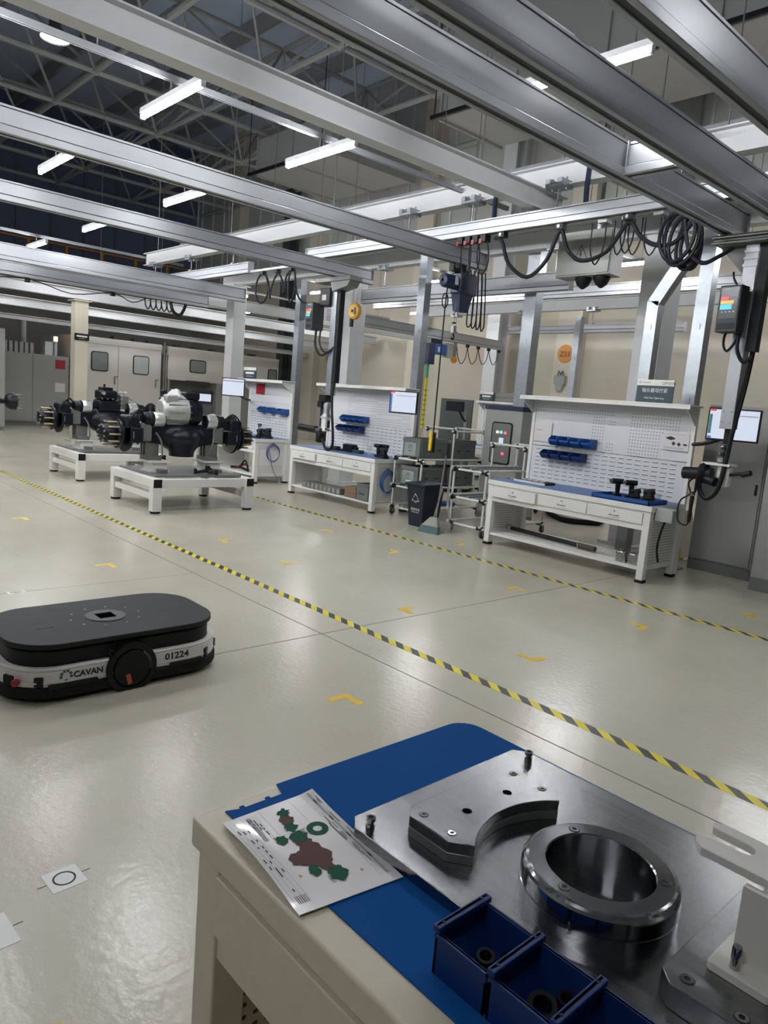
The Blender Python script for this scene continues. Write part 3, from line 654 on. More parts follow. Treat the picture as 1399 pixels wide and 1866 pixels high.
MB().box(-.19, .19, -.02, .03, -.02, .21).build('housing', BLACK, t, bevel=.004); MB().box(-.17, .16, -.022, -.02, .04, .19).build('screen', SCREENW, t)
MB().box(-.22, .22, -.10, .10, .21, .27).build('hood', BLACK, t, bevel=.01); MB().box(-.16, .20, -.02, .06, -.30, -.02).build('keyboard_tray', DKGREY, t); MB().box(-.05, .05, .0, .08, -1.3, -.30).build('pedestal', CABG, t)

# ---- electrical cabinets beside OP1070
def cabinet(label, x, y, w, d, h, m, plinth=.12, ring=True):
    t = thing('control_cabinet', label, 'cabinet', (x, y, 0))
    MB().box(-w/2, w/2, -d/2, d/2, 0, plinth).build('plinth', CABD, t)
    MB().box(-w/2, w/2, -d/2, d/2, plinth, h).build('body', m, t, bevel=.006)
    dr = MB().box(-w/2+.015, w/2-.015, -d/2-.018, -d/2, plinth+.02, h-.02).build('door', m, t, bevel=.005)
    MB().box(w/2-.07, w/2-.05, -d/2-.03, -d/2-.018, h*.5, h*.5+.12).build('door_handle', BLACK, dr)
    if ring:
        for sx in (-1, 1): MB().tube([(sx*(w/2-.06), 0, h), (sx*(w/2-.06)-.02, 0, h+.03), (sx*(w/2-.06), 0, h+.06), (sx*(w/2-.06)+.02, 0, h+.03)], .006, n=6, closed=True).build('lifting_eye', STEELD, t)
    return t
cb = cabinet('grey control cabinet with a warning triangle behind the wide monitor', -3.32, 8.62, .70, .60, 1.90, CABG)
n = 3; P = [(.05*math.cos(PI/2+2*PI*i/3), .05*math.sin(PI/2+2*PI*i/3)) for i in range(3)]; Pi = [(p[0]*.72, p[1]*.72) for p in P]
wt = MB().prism(P, 0, .001).build('warning_triangle', INK, cb, (.0, -.3195, 1.80), rot=FACE_NY); MB().prism(Pi, .001, .002).build('triangle_field', YELL, wt); MB().prism([(-.004, .02), (.008, .02), (0, .003), (.009, .003), (-.006, -.018), (-.001, -.002), (-.009, -.002)], .002, .003).build('lightning_bolt', INK, wt)
cabinet('low grey control cabinet to the side of the workbench end panel', -2.50, 8.15, .62, .50, 1.72, CABG)
cabinet('tall grey control cabinet cut by the hose beside the wide monitor', -1.66, 8.30, .70, .60, 1.80, CABD)
t = thing('control_cabinet', 'grey cabinet with red, green and amber pilot lights behind the pipe carts', 'cabinet', (-6.75, 8.75, 0))
MB().box(-.34, .34, -.25, .25, .1, 1.66).build('body', CABG, t, bevel=.006); MB().box(-.34, .34, -.25, .25, 0, .1).build('plinth', CABD, t)
MB().box(-.35, .35, -.27, .26, 1.66, 1.72).build('header', NAVY, t); 
dp = MB().prism(rrect(-.19, .19, .86, 1.48, .05), .251, .262, Matrix(((1,0,0,0),(0,0,-1,0),(0,1,0,0),(0,0,0,1)))).build('panel_frame', BLACK, t)
MB().prism(rrect(-.17, .17, .88, 1.46, .04), .262, .266, Matrix(((1,0,0,0),(0,0,-1,0),(0,1,0,0),(0,0,0,1)))).build('operator_panel', CABD, dp)
for x, z, m in ((-.07, 1.33, LEDO), (0, 1.33, LEDG), (.075, 1.325, LEDR), (.06, 1.02, LEDR)): MB().lathe([(.003, -.285), (.018, -.282), (.02, -.266)], (x, 0, z), 'Y', 12).build('pilot_light', m, dp)
MB().box(-.03, .05, -.272, -.266, 1.17, 1.25).build('meter', SCREENW, dp); MB().box(.20, .225, -.27, -.25, .55, .68).build('door_handle', BLACK, t)
text('cabinet_print', 'I', .04, WHITE, t, (-.31, -.2705, 1.675), FACE_NY)

# junction box with high voltage triangle under the runway rail
t = thing('junction_box', 'grey junction box with a lightning triangle hung behind the runway rail', 'junction box', (-5.12, 7.75, 3.30))
MB().box(-.37, .37, -.13, .13, 0, .52).build('body', CABG, t, bevel=.006); MB().box(-.355, .355, -.145, -.13, .02, .50).build('lid', CABG, t)
P = [(.115*math.cos(PI/2+2*PI*i/3), .115*math.sin(PI/2+2*PI*i/3)) for i in range(3)]; Pi = [(p[0]*.86, p[1]*.86) for p in P]
o = MB().ring(P, Pi, 0, .001).build('warning_triangle', INK, t, (-.03, -.1455, .24), rot=FACE_NY); MB().prism([(-.008, .055), (.012, .055), (0, .012), (.018, .012), (-.012, -.05), (-.002, -.006), (-.02, -.006)], 0, .001).build('lightning_bolt', INK, o)
for x in (-.05, .20): MB().lathe([(.10, 0), (.10, -.03), (.07, -.09), (.02, -.13), (.004, -.135)], (x, 0, 0), 'Z', 14).build('dome_plug', BLACK, t)
MB().box(-.02, .02, .12, .14, .30, 1.33).build('hanger_strap', GALV, t)

# ================================================================== FOREGROUND BENCH TOP
HB = .80
# blue mat: a loose sheet that overhangs the bench at its far corner, notched at the near corner
mp = [(-1.14, .700), (1.10, .697), (1.10, 1.425)] + [(-1.105+.06*math.cos(a), 1.375+.06*math.sin(a)) for a in [PI/2+PI/2*i/6 for i in range(7)]] + [(-1.168, .838), (-1.13, .828), (-1.13, .80), (-1.138, .80), (-1.138, .79), (-1.13, .79), (-1.13, .74), (-1.138, .74), (-1.138, .73), (-1.13, .73)]
mp = [p for p in mp]
tag(MB().prism(mp, HB, HB+.003).build('rubber_mat', BLUEMAT, None, bevel=.0008), 'blue rubber mat spread over the warm tinted workbench', 'mat')
ZM = HB+.003
# steel fixture
fx = thing('steel_fixture', 'ground steel fixture plate with ring, block and fork on the blue mat', 'fixture', (-.5, 1.1, ZM))
def W(p): return (p[0]+.5, p[1]-1.1)          # world plan coordinates to fixture local
pl = [(-.955, .875), (-.925, .852), (.75, .852), (.75, 1.392), (-.925, 1.392), (-.955, 1.37)]
MB().prism([W(p) for p in pl], 0, .022).build('base_plate', STEEL, fx, bevel=.0015)
ZP = .022
arc = []
cxa, cya, ra = -.555, 1.076, .205
for i in range(15):
    a = math.radians(180-39+78*i/14); arc.append((cxa+ra*math.cos(a), cya+ra*math.sin(a)))
bp_ = [(-.872, .945), (-.850, .918), (-.752, .918), (-.728, .938)] + arc[::-1] + [(-.726, 1.214), (-.742, 1.235), (-.853, 1.235), (-.872, 1.210)]
MB().prism([W(p) for p in bp_], ZP, ZP+.018).build('block_lower', STEELD, fx, bevel=.001)
bt = MB().prism([W(p) for p in bp_], ZP+.019, ZP+.040).build('locating_block', STEEL, fx, bevel=.0015)
def capscrew(p, z, parent, r=.0075):
    x, y = W(p); s = MB().lathe([(.001, -.002), (r*.45, -.002), (r*.5, .001), (r, .001), (r, -.001)], (x, y, z), 'Z', 14).build('cap_screw', STEELP, parent)
    MB().lathe([(.0005, .0003), (r*.45, .0003)], (x, y, z), 'Z', 6).build('hex_socket', BLACK, s)
    MB().lathe([(r*1.02, .0005), (r*1.18, .0005)], (x, y, z-.0002), 'Z', 14).build('counterbore', ALUD, s)
for p in ((-.836, 1.213), (-.762, 1.213), (-.836, .942), (-.765, .942)): capscrew(p, ZP+.0402, bt)
for p in ((-.795, 1.140), (-.797, 1.020)):
    x, y = W(p); MB().lathe([(.0005, .0408), (.0095, .0408)], (x, y, ZP-.0005), 'Z', 16).build('dowel_hole', mat('deep_hole', (.004, .004, .004), .9, spec=0.0), bt)
rc = W((-.531, 1.048))
rg_ = MB().lathe([(.088, 0), (.088, .066), (.090, .068), (.117, .068), (.1215, .0665), (.125, .063), (.1275, .0585), (.1285, .052), (.129, .034), (.127, .033), (.127, .031), (.129, .030), (.129, 0)], (rc[0], rc[1], ZP), 'Z', 72).build('locating_ring', STEELP, fx); rg_.data.set_sharp_from_angle(angle=math.radians(14))
for k in range(3):
    a = math.radians(150+120*k-2); capscrew((-.531+.100*math.cos(a), 1.048+.100*math.sin(a)), ZP+.0682, rg_, .0085)
for p in ((-.905, .872), (-.896, 1.352)):
    x, y = W(p)
    s = MB().lathe([(.001, 0), (.009, 0), (.009, .012), (.0065, .013), (.0065, .017), (.0095, .018), (.0095, .024), (.0085, .025), (.005, .025), (.005, .021), (.001, .021)], (x, y, ZP), 'Z', 16).build('standoff', STEELP, fx)
# block under the fork
q = [(-.372, .955), (-.350, .935), (-.05, .935), (-.05, 1.25), (-.350, 1.25), (-.372, 1.23)]
b2 = MB().prism([W(p) for p in q], ZP, ZP+.038).build('riser_block', STEEL, fx, bevel=.0015)
for p in ((-.338, .962), (-.262, .957)): capscrew(p, ZP+.0382, b2, .009)
FORK = mat('white_painted_bracket', (.62, .60, .55), .5, noise=.08, nscale=30)
zf = ZP+.038
o = MB().prism([W(p) for p in rrect(-.332, -.245, 1.005, 1.115, .008)], zf, zf+.013).build('fork_base', FORK, fx, bevel=.001)
x, y = W((-.300, 1.022)); MB().lathe([(.001, .034), (.006, .034), (.007, .031), (.007, 0)], (x, y, zf+.013), 'Z', 12).build('clamp_bolt', STEELP, o)
c0 = W((-.285, 1.05)); MB().box(c0[0]-.028, c0[0]+.028, c0[1]-.006, c0[1]+.006, zf+.013, .183).build('fork_post', FORK, fx)
MB().box(c0[0]-.006, c0[0]+.028, c0[1]+.006, c0[1]+.05, zf+.013, .183).build('post_gusset', FORK, fx)
fk = [(-.250, 1.065), (-.250, 1.160)] + [(-.400+.012*math.cos(a), 1.148+.012*math.sin(a)) for a in (PI/2, PI*.75, PI, PI*1.25)] + [(-.40, 1.136), (-.352, 1.135)] + [(-.352+.0155*math.cos(a), 1.1195+.0155*math.sin(a)) for a in (PI*.25, 0, -PI*.25)] + [(-.352, 1.104), (-.40, 1.103)] + [(-.400+.014*math.cos(a), 1.089+.014*math.sin(a)) for a in (PI*.75, PI, PI*1.25)] + [(-.395, 1.065)]
fk = [(x+.01, y) for x, y in fk]
o = MB().prism([W(p) for p in fk[::-1]], .183, .196).build('fork_plate', FORK, fx, bevel=.001)
text('fork_print', '8.2', .012, INK, o, (W((-.375, 0))[0], W((0, 1.0745))[1], .186), FACE_NY)

# blue bins of sockets
def tray(k):
    t = thing('socket_bin', ['blue open bin holding two black sockets beside the fixture', 'blue open bin holding a large ring socket between two bins', 'blue open bin half cut off below the fork bracket'][k], 'storage bin', (-.560+.101*k, .791, ZM))
    w, d, h = .048, .055, .066
    MB().box(-w+.003, w, -d+.004, d-.004, 0, .003).build('bottom', BLUEP, t)
    for sy in (-1, 1): MB().box(-w, w, sy*d, sy*(d-.003), 0, h).build('side_wall', BLUEP, t); MB().box(-w, w, sy*(d+.003), sy*(d-.004), h-.006, h).build('rim', BLUEP, t)
    e = MB().box(-w, -w+.004, -d, d, 0, h+.012).build('end_wall', BLUEP, t)
    MB().box(-w-.003, -w+.010, -d-.004, d+.004, h+.002, h+.012).build('thick_rim', BLUEP, e, bevel=.0015)
    MB().box(w-.003, w, -d, d, 0, h*.75).build('low_front', BLUEP, t)
    MB().add([(-w+.004, -d+.003, h*.55), (-w+.004, d-.003, h*.55), (-w+.028, d-.003, .003), (-w+.028, -d+.003, .003)], [(0, 1, 2, 3)]).build('sloped_floor', BLUEP, t, smooth=False)
    for sy in (-1, 1): MB().cyl((-w+.003, sy*(d-.012), h+.0118), (-w+.003, sy*(d-.012), h+.0126), .0026, n=8).build('rivet_hole', BLACK, e)
    return t
SOCK = mat('black_oxide_socket', (.02, .02, .021), .35, .6)
def socket(x, y, z, r, h, tilt, lab):
    o = MB().lathe([(r*.62, 0), (r*.62, h), (r*.66, h+.001), (r, h+.001), (r, h-.002), (r, 0)], n=20).build('impact_socket', SOCK, None, (x, y, z), rot=tilt)
    tag(o, lab, 'socket')
for k in range(3): tray(k)
zs = ZM+.004
socket(-.553, .787, zs+.004, .0135, .036, (.15, .1, 0), 'tall black socket standing in the first blue bin')
socket(-.540, .822, zs, .012, .022, (.0, .1, 0), 'short black socket lying against the far wall of the first blue bin')
socket(-.453, .785, zs+.012, .020, .026, (.25, .2, 0), 'wide black ring socket lying on top in the second blue bin')
socket(-.440, .822, zs, .014, .030, (0, .1, 0), 'black socket standing in the far corner of the second blue bin')
socket(-.430, .757, zs, .013, .018, (.1, 0, 0), 'low black socket at the near wall of the second blue bin')

# laminated work instruction sheet
pv = [Vector((-1.102, .672)), Vector((-1.101, .883)), Vector((-.786, .848)), Vector((-.815, .646))]
ps = thing('instruction_sheet', 'laminated work instruction sheet with green and brown drawing at the bench corner', 'paper', (-.95, .76, HB+.0045))
def S(u, v, z=0.0):   # u along the long side, v across
    a = pv[0]*(1-u)*(1-v)+pv[3]*u*(1-v)+pv[1]*(1-u)*v+pv[2]*u*v
    curl = .010*max(0, (.35-v)/.35)**2*math.sin(PI*min(1, u*1.05)) + .004*max(0, v-.85)/.15*max(0, 1-u*4)
    return (a.x+.95, a.y-.76, z+curl)
g = MB(); NU, NV = 24, 14
for s in (0, .0012):
    for i in range(NU+1):
        for j in range(NV+1): g.v.append(S(i/NU, j/NV, s))
nn = (NU+1)*(NV+1)
for i in range(NU):
    for j in range(NV):
        a = i*(NV+1)+j; g.f += [(nn+a, nn+a+NV+1, nn+a+NV+2, nn+a+1), (a, a+1, a+NV+2, a+NV+1)]
for i in range(NU):
    a = i*(NV+1); g.f.append((a, a+NV+1, nn+a+NV+1, nn+a)); a += NV; g.f.append((a+NV+1, a, nn+a, nn+a+NV+1))
for j in range(NV): g.f.append((j+1, j, nn+j, nn+j+1)); a = NU*(NV+1)+j; g.f.append((a, a+1, nn+a+1, nn+a))
g.build('sheet', PAPER, ps)
def pr(b, u0, u1, v0, v1, z=.0017):
    n = max(1, int((u1-u0)/.08)); 
    for i in range(n):
        a, c = u0+(u1-u0)*i/n, u0+(u1-u0)*(i+1)/n
        b.quad(S(a, v0, z), S(c, v0, z), S(c, v1, z), S(a, v1, z))
LZ = 0.0
def lump(b, uc, vc, ru, rv, n=22, rough=.16, ph=0., z=.0018):
    global LZ
    LZ += .00008; z = z+LZ
    B = MB() if isinstance(b, str) else b
    B.add([S(uc+ru*(1+rough*math.sin(5*a+ph))*math.cos(a), vc+rv*(1+rough*math.cos(7*a+ph))*math.sin(a), z) for a in [2*PI*i/n for i in range(n)]], [tuple(range(n))])
    if isinstance(b, str): B.build(b, INKBR if b == 'brown_shape' else INKGR, ps, smooth=False)
k = MB(); kg = MB(); ko = MB(); kb = 'brown_shape'; kn = 'green_shape'
pr(kg, .02, .93, .905, .935); pr(kg, .05, .33, .315-.11, .335-.11+.02)
for r_ in range(7):
    v = .845+r_*.018 if r_ < 3 else .945+(r_-3)*.014
    pr(k, .03, .93, v, v+.0016)
for u, v, l in [(random.uniform(.04, .8), random.choice((.852, .868, .885, .952, .966)), random.uniform(.03, .12)) for _ in range(26)]: pr(k, u, u+l, v, v+.006)
for u in (.1, .3, .5, .72): pr(k, u, u+.05, .912, .926, .0019)
for v in (.03, .075, .12, .165): pr(k, .04, .93, v, v+.0016)
for u, v, l in [(random.uniform(.06, .85), random.choice((.045, .09, .135)), random.uniform(.02, .05)) for _ in range(18)]: pr(k, u, u+l, v, v+.013)
for r_ in range(5): pr(k, .04, .33, .20+r_*.026, .202+r_*.026)
for u, v, l in [(random.uniform(.05, .28), .206+.026*random.randint(0, 3), random.uniform(.02, .045)) for _ in range(12)]: pr(k, u, u+l, v, v+.01)
pr(k, .02, .33, .36, .362); pr(k, .02, .33, .70, .702); pr(k, .33, .332, .36, .70)
for u, v in ((.33, .30), (.72, .24), (.84, .74)): lump(ko, u, v, .012, .014, 8, .3)
for r_ in range(6): pr(k, .865, .93, .06+.018*r_, .066+.018*r_)
lump(kb, .20, .53, .055, .07, ph=1); lump(kb, .60, .50, .13, .13, ph=2); lump(kb, .46, .50, .07, .075, ph=.5); lump(kb, .73, .52, .07, .05, ph=3); lump(kb, .58, .36, .07, .10, ph=1.4)
lump(kn, .12, .56, .04, .06, ph=.3, rough=.3); lump(kn, .28, .51, .045, .06, ph=2.2, rough=.3); lump(kn, .39, .50, .055, .085, ph=1); lump(kn, .80, .54, .065, .085, ph=2, z=.002); lump(kn, .37, .34, .045, .055, ph=3); lump(kn, .72, .38, .05, .05, ph=4, z=.002)
wr = MB()
for i in range(22):
    a0, a1 = 2*PI*i/22, 2*PI*(i+1)/22
    wr.add([S(.375+r*math.cos(a)*.07, .715+r*math.sin(a)*.105, .0018) for r, a in ((1, a0), (1, a1), (.42, a1), (.42, a0))], [(0, 1, 2, 3)])
for i in range(5): pr(k, .335+i*.012, .339+i*.012, .565, .60); pr(k, .80+i*.014, .804+i*.014, .43, .47)
wr.build('green_wheel', INKGR, ps, smooth=False); k.build('black_print', INK, ps, smooth=False, kind='stuff'); kg.build('grey_print', INKG, ps, smooth=False, kind='stuff'); ko.build('orange_print', INKO, ps, smooth=False, kind='stuff')

# ================================================================== MOBILE ROBOTS
AMRW = mat('robot_shell_paint', (.66, .635, .61), .4)
AMRB = mat('robot_black_plastic', (.009, .010, .011), .5, noise=.1, spec=.25)
AMRT = mat('robot_rubber_deck', (.015, .015, .016), .6, noise=.3, nscale=9, spec=.3)
def amr(label, x, y, rz=0, detail=True):
    t = thing('mobile_robot', label, 'mobile robot', (x, y, 0), rz)     # long axis along local y
    a, b = .375, .60
    R1 = lambda o, r: rrect(-a+o, a-o, -b+o, b-o, r, 8)
    MB().prism(R1(.05, .2), .012, .04).build('chassis', AMRB, t)
    MB().prism(R1(0, .26), .025, .085).build('bumper', RUB, t, bevel=.012)
    sh = MB().prism(R1(.012, .25), .085, .166).build('shell', AMRW, t, bevel=.004)
    MB().ring(R1(.008, .254), R1(.03, .232), .104, .112).build('shell_crease', AMRW, sh)
    MB().ring(R1(.012, .25), R1(.05, .21), .166, .182).build('shell_rim', AMRW, sh, bevel=.004)
    MB().prism(R1(.05, .21), .166, .262).build('lift_body', AMRB, t, bevel=.01)
    dk = MB().prism(R1(.03, .235), .272, .30).build('deck_plate', AMRT, t, bevel=.004)
    n = 32; C_ = lambda r: [(r*math.cos(2*PI*i/n), r*math.sin(2*PI*i/n)) for i in range(n)]
    MB().ring(C_(.115), C_(.109), .3, .3012).build('deck_groove', BLACK, dk)
    SQ = []
    for i in range(n):
        a_ = 2*PI*i/n; k_ = .048/max(abs(math.cos(a_)), abs(math.sin(a_))); SQ.append((k_*math.cos(a_), k_*math.sin(a_)))
    MB().ring(C_(.107), SQ, .3, .304).build('deck_disc', mat('robot_hub_grey', (.055, .058, .06), .55), dk)
    MB().box(-.05, .05, -.05, .05, .3, .3006).build('deck_socket', mat('deep_socket_black', (.002, .002, .002), .9, spec=0.0), dk)
    MB().prism(R1(.08, .19), .262, .272).build('deck_gap', BLACK, t)
    if not detail: return t
    for i in range(10):
        an = 2*PI*i/10+.3; MB().cyl((.17*math.cos(an), .19*math.sin(an), .3), (.17*math.cos(an), .19*math.sin(an), .3012), .007, n=8).build('deck_bolt', STEELD, dk)
    # inspection hatch
    MB().ring(rrect(-.03, .07, -.40, -.30, .004, 1), rrect(-.025, .065, -.395, -.305, .004, 1), .3, .3013).build('deck_hatch', BLACK, dk)
    for sx in (1, -1):
        x0 = sx*a
        w = MB().lathe([(.001, .012), (.095, .012), (.098, .006), (.10, -.03)], n=32).build('wheel_cover', AMRB, t, (x0, 0, .118), rot=(0, sx*PI/2, 0))
        MB().lathe([(.106, -.02), (.136, -.02), (.136, .006), (.106, .006)], n=32).build('wheel_arch', BLACK, w)
        MB().box(-.028, .028, -.012, .012, .0, .003, Matrix.Translation((.055, -.02*sx, .012)) @ Matrix.Rotation(.25, 4, 'Z')).build('wheel_tab', mat('orange_red_tab', (.55, .09, .03), .5), w)
        MB().box(sx*(a-.02), sx*(a+.002), -.42, -.18, .080, .100).build('skirt', AMRB, t); MB().box(sx*(a-.02), sx*(a+.002), .22, .42, .080, .100).build('skirt', AMRB, t)
        MB().lathe([(.009, 0), (.015, 0), (.015, .004), (.009, .004)], n=14).build('eyelet', STEELD, t, (sx*(a-.045), -.095, .205), rot=(0, sx*PI/2, 0))
    # logo and number on both long sides
    xs = a-.0105
    em = thing_part = bpy.data.objects.new('emblem', None); 
    bpy.data.objects.remove(em)
    e = MB()
    for i in range(7):
        an = math.radians(-30+40*i); 
        if i == 6: e.box(-.0065, .0065, -.030, -.017, 0, .0006)
        else: e.box(-.0065, .0065, .019, .032, 0, .0006, Matrix.Rotation(math.radians(-100+40*i), 4, 'Z'))
    EG = mat('emblem_green', (.03, .12, .06), .5)
    for sx in (1, -1):
        rot = FACE_PX if sx > 0 else (PI/2, 0, -PI/2)
        e.build('emblem', EG, sh, (sx*xs, sx*-.335, .136), rot=rot)
        text('robot_name', 'CAVAN', .044, INK, sh, (sx*xs, sx*-.300, .121), rot, xs=1.0, bold=.0016)
        text('robot_number', '01224', .052, INK, sh, (sx*xs, sx*.19, .121), rot, xs=1.1, bold=.0012)
    # front bay with red button and lidar
    for sx, sy in ((1, -1), (-1, -1), (1, 1), (-1, 1)):
        MB().box(-.10, .10, -.03, .004, .088, .14, Matrix.Translation((sx*(a-.115), sy*(b-.105), 0)) @ Matrix.Rotation(math.radians(45 if sx*sy < 0 else -45) + (0 if sy < 0 else PI), 4, 'Z')).build('corner_recess', BLACK, sh, bevel=.004)
    bt_ = MB().lathe([(.001, .03), (.016, .028), (.018, .02), (.018, 0)], n=14).build('stop_button', RED, t, (a-.10, -b+.06, .115), rot=(PI/2, 0, math.radians(45)))
    MB().box(-.045, .045, -b-.002, -b+.03, .12, .16).build('lidar_window', BLACK, t)
    return t
amr('white and black mobile robot with a rubber deck parked in the aisle', -3.92, 1.56)
amr('mobile robot parked on the floor behind the OP1070 bench', -6.45, 10.2, 0.9, False)
amr('mobile robot parked behind the OP1070 bench, half hidden by its leg', -5.0, 10.15, 0.2, False)
amr('mobile robot parked in the far bay behind the pipe carts', -9.75, 10.9, 0.6, False)

# ================================================================== AXLES ON STANDS
def stand(label, x, y):
    t = thing('axle_stand', label, 'stand', (x, y, 0)); hx, hy, H = .68, .73, .44
    for sx in (-1, 1):
        for sy in (-1, 1):
            l = MB().box(sx*hx, sx*(hx-.12), sy*hy, sy*(hy-.12), .025, H-.11).build('leg', WHITE, t, bevel=.006)
            MB().cyl((sx*(hx-.06), sy*(hy-.06), 0), (sx*(hx-.06), sy*(hy-.06), .025), .062, n=14).build('foot', RUB, l)
    for sy in (-1, 1):
        b = MB().box(-hx, hx, sy*hy, sy*(hy-.12), H-.11, H).build('side_beam', WHITE, t, bevel=.006)
        for sx in (-1, 1): MB().box(sx*(hx+.004), sx*(hx-.004), sy*(hy-.005), sy*(hy-.115), H-.108, H-.004).build('end_cap', BLACK, b)
        MB().box(-hx+.12, hx-.12, sy*(hy-.02), sy*(hy-.10), .17, .25).build('brace', WHITE, t, bevel=.004)
    for sx in (-1, 1): MB().box(sx*(hx-.04), sx*(hx-.12), -hy+.12, hy-.12, H-.12, H-.01).build('cross_beam', WHITE, t, bevel=.004)
    MB().box(-hx+.05, hx-.18, -hy+.10, hy-.10, H, H+.02).build('steel_deck', STEELD, t)
    for sy in (-1, 1):
        p = MB().box(-.14, .14, sy*.40-.14, sy*.40+.14, H+.02, H+.04).box(-.14, .14, sy*.40-.10, sy*.40+.10, H+.04, H+.15).box(-.17, .17, sy*.40-.16, sy*.40+.16, H+.15, H+.165).build('pedestal', WHITE, t)
        MB().box(.15, .28, sy*.40-.05, sy*.40+.05, H+.02, H+.07).build('clamp', STEELD, t)
    return t
def frus2(b, s):
    ya, yb = s*.20, s*.62; z0, z1, z2, z3 = .20, .46, .25, .42
    return b.add([(-.14, ya, z0), (.14, ya, z0), (.14, ya, z1), (-.14, ya, z1), (-.10, yb, z2), (.10, yb, z2), (.10, yb, z3), (-.10, yb, z3)], [(0, 1, 2, 3) if s < 0 else (3, 2, 1, 0), (7, 6, 5, 4) if s < 0 else (4, 5, 6, 7), (0, 4, 5, 1) if s < 0 else (1, 5, 4, 0), (1, 5, 6, 2) if s < 0 else (2, 6, 5, 1), (2, 6, 7, 3) if s < 0 else (3, 7, 6, 2), (3, 7, 4, 0) if s < 0 else (0, 4, 7, 3)])
def axle(label, x, y, motor):
    z0 = .605
    t = thing('drive_axle', label, 'axle', (x, y, z0)); zc = .335
    # axle tube with banjo housing
    MB().lathe([(.02, -1.02), (.075, -1.02), (.08, -.72), (.11, -.70), (.11, -.42), (.105, -.38), (.12, -.32), (.19, -.20), (.215, 0), (.19, .20), (.12, .32), (.105, .38), (.11, .42), (.11, .70), (.08, .72), (.075, 1.02), (.02, 1.02)], (0, 0, zc), 'Y', 28).build('housing', BLACKM, t)
    MB().lathe([(.01, .10), (.22, .10), (.25, .06), (.265, .02), (.265, -.02), (.24, -.08), (.17, -.20), (.165, -.26), (.01, -.265)], (.04, 0, zc-.02), 'Z', 26).build('sump', BLACKM, t)
    MB().box(-.12, .12, -.42, .42, zc+.05, zc+.16).build('top_beam', BLACKM, t, bevel=.02)
    for s in (-1, 1): frus2(MB(), s).build('arm_web', BLACKM, t, bevel=.01)
    for s in (-1, 1):
        # supports
        sp = MB().box(-.13, .15, s*.53-.11, s*.53+.05, zc-.08, zc+.16).build('spring_seat', STEELD, t, bevel=.012)
        sad = MB().box(-.12, .12, s*.42-.10, s*.42+.10, .0, .06).build('saddle', STEELD, t)
        for dx in (-.10, -.03, .05): MB().box(dx, dx+.035, s*.44-.09, s*.44+.09, .06, zc-.10).build('saddle_rib', STEELD, sad)
        MB().tube([(.16, s*.43, zc+.04), (.22, s*.38, zc-.08), (.16, s*.33, .06)], .012, n=6).build('clamp_rod', STEELD, sad)
        # brake disc and caliper
        MB().lathe([(.09, s*.80), (.235, s*.80), (.235, s*.785), (.09, s*.785)], (0, 0, zc), 'Y', 32).build('brake_disc', BLACKM, t)
        MB().lathe([(.09, s*.765), (.225, s*.765), (.225, s*.752), (.09, s*.752)], (0, 0, zc), 'Y', 32).build('brake_disc', STEELD, t)
        cal = MB().box(-.06, .20, s*.66, s*.85, zc+.08, zc+.25).build('caliper', BLACKM, t, bevel=.03)
        MB().box(.05, .22, s*.62, s*.80, zc-.10, zc+.10).build('caliper_bracket', BLACKM, t, bevel=.02)
        # hub with studs
        hb = MB().lathe([(.01, s*1.10), (.10, s*1.09), (.12, s*1.05), (.13, s*.98), (.115, s*.94), (.16, s*.92), (.175, s*.86), (.15, s*.82), (.08, s*.80)], (0, 0, zc), 'Y', 24).build('wheel_hub', BLACKM, t)
        for k_ in range(10):
            a = 2*PI*k_/10; MB().cyl((.155*math.cos(a), s*.86, zc+.155*math.sin(a)), (.155*math.cos(a), s*1.05, zc+.155*math.sin(a)), .012, n=8).build('wheel_stud', mat('zinc_yellow_stud', (.42, .36, .22), .3, .9), hb)
            MB().cyl((.105*math.cos(a+.3), s*1.085, zc+.105*math.sin(a+.3)), (.105*math.cos(a+.3), s*1.105, zc+.105*math.sin(a+.3)), .014, n=6).build('hub_bolt', STEELD, hb)
        # brake chamber
        ch = MB().lathe([(.01, s*.30), (.085, s*.30), (.095, s*.32), (.095, s*.46), (.10, s*.47), (.10, s*.50), (.09, s*.51), (.085, s*.58), (.05, s*.60), (.01, s*.60)], (.10, 0, zc+.21), 'Y', 24).build('chamber_rear', BLACKM, t)
        MB().lathe([(.096, s*.315), (.098, s*.32), (.098, s*.455), (.096, s*.46)], (.10, 0, zc+.21), 'Y', 24).build('chamber_can', mat('bright_chamber', (.72, .72, .72), .28, .7), ch)
        MB().tube([(.10, s*.60, zc+.21), (.12, s*.66, zc+.24), (.08, s*.72, zc+.20)], .035, n=8).build('push_rod_boot', BLACK, ch)
    for s in (-1, 1):
        for q in range(3): MB().tube([(.12-.08*q, s*(.58+.04*q), zc+.22), (.20-.05*q, s*(.68+.03*q), zc+.33-.03*q), (.22-.06*q, s*(.80-.02*q), zc+.22), (.14-.04*q, s*.86, zc+.05)], .013, n=6).build('brake_hose', CABLE, t)
        MB().tube([(-.05, s*.20, zc+.17), (.10, s*.34, zc+.30), (.06, s*.52, zc+.16), (.12, s*.66, zc-.12)], .016, n=6).build('wire_loom', CABLE, t)
        MB().lathe([(.10, s*.90), (.19, s*.90), (.19, s*.875), (.10, s*.875)], (0, 0, zc), 'Y', 24).build('hub_flange', BLACKM, t)
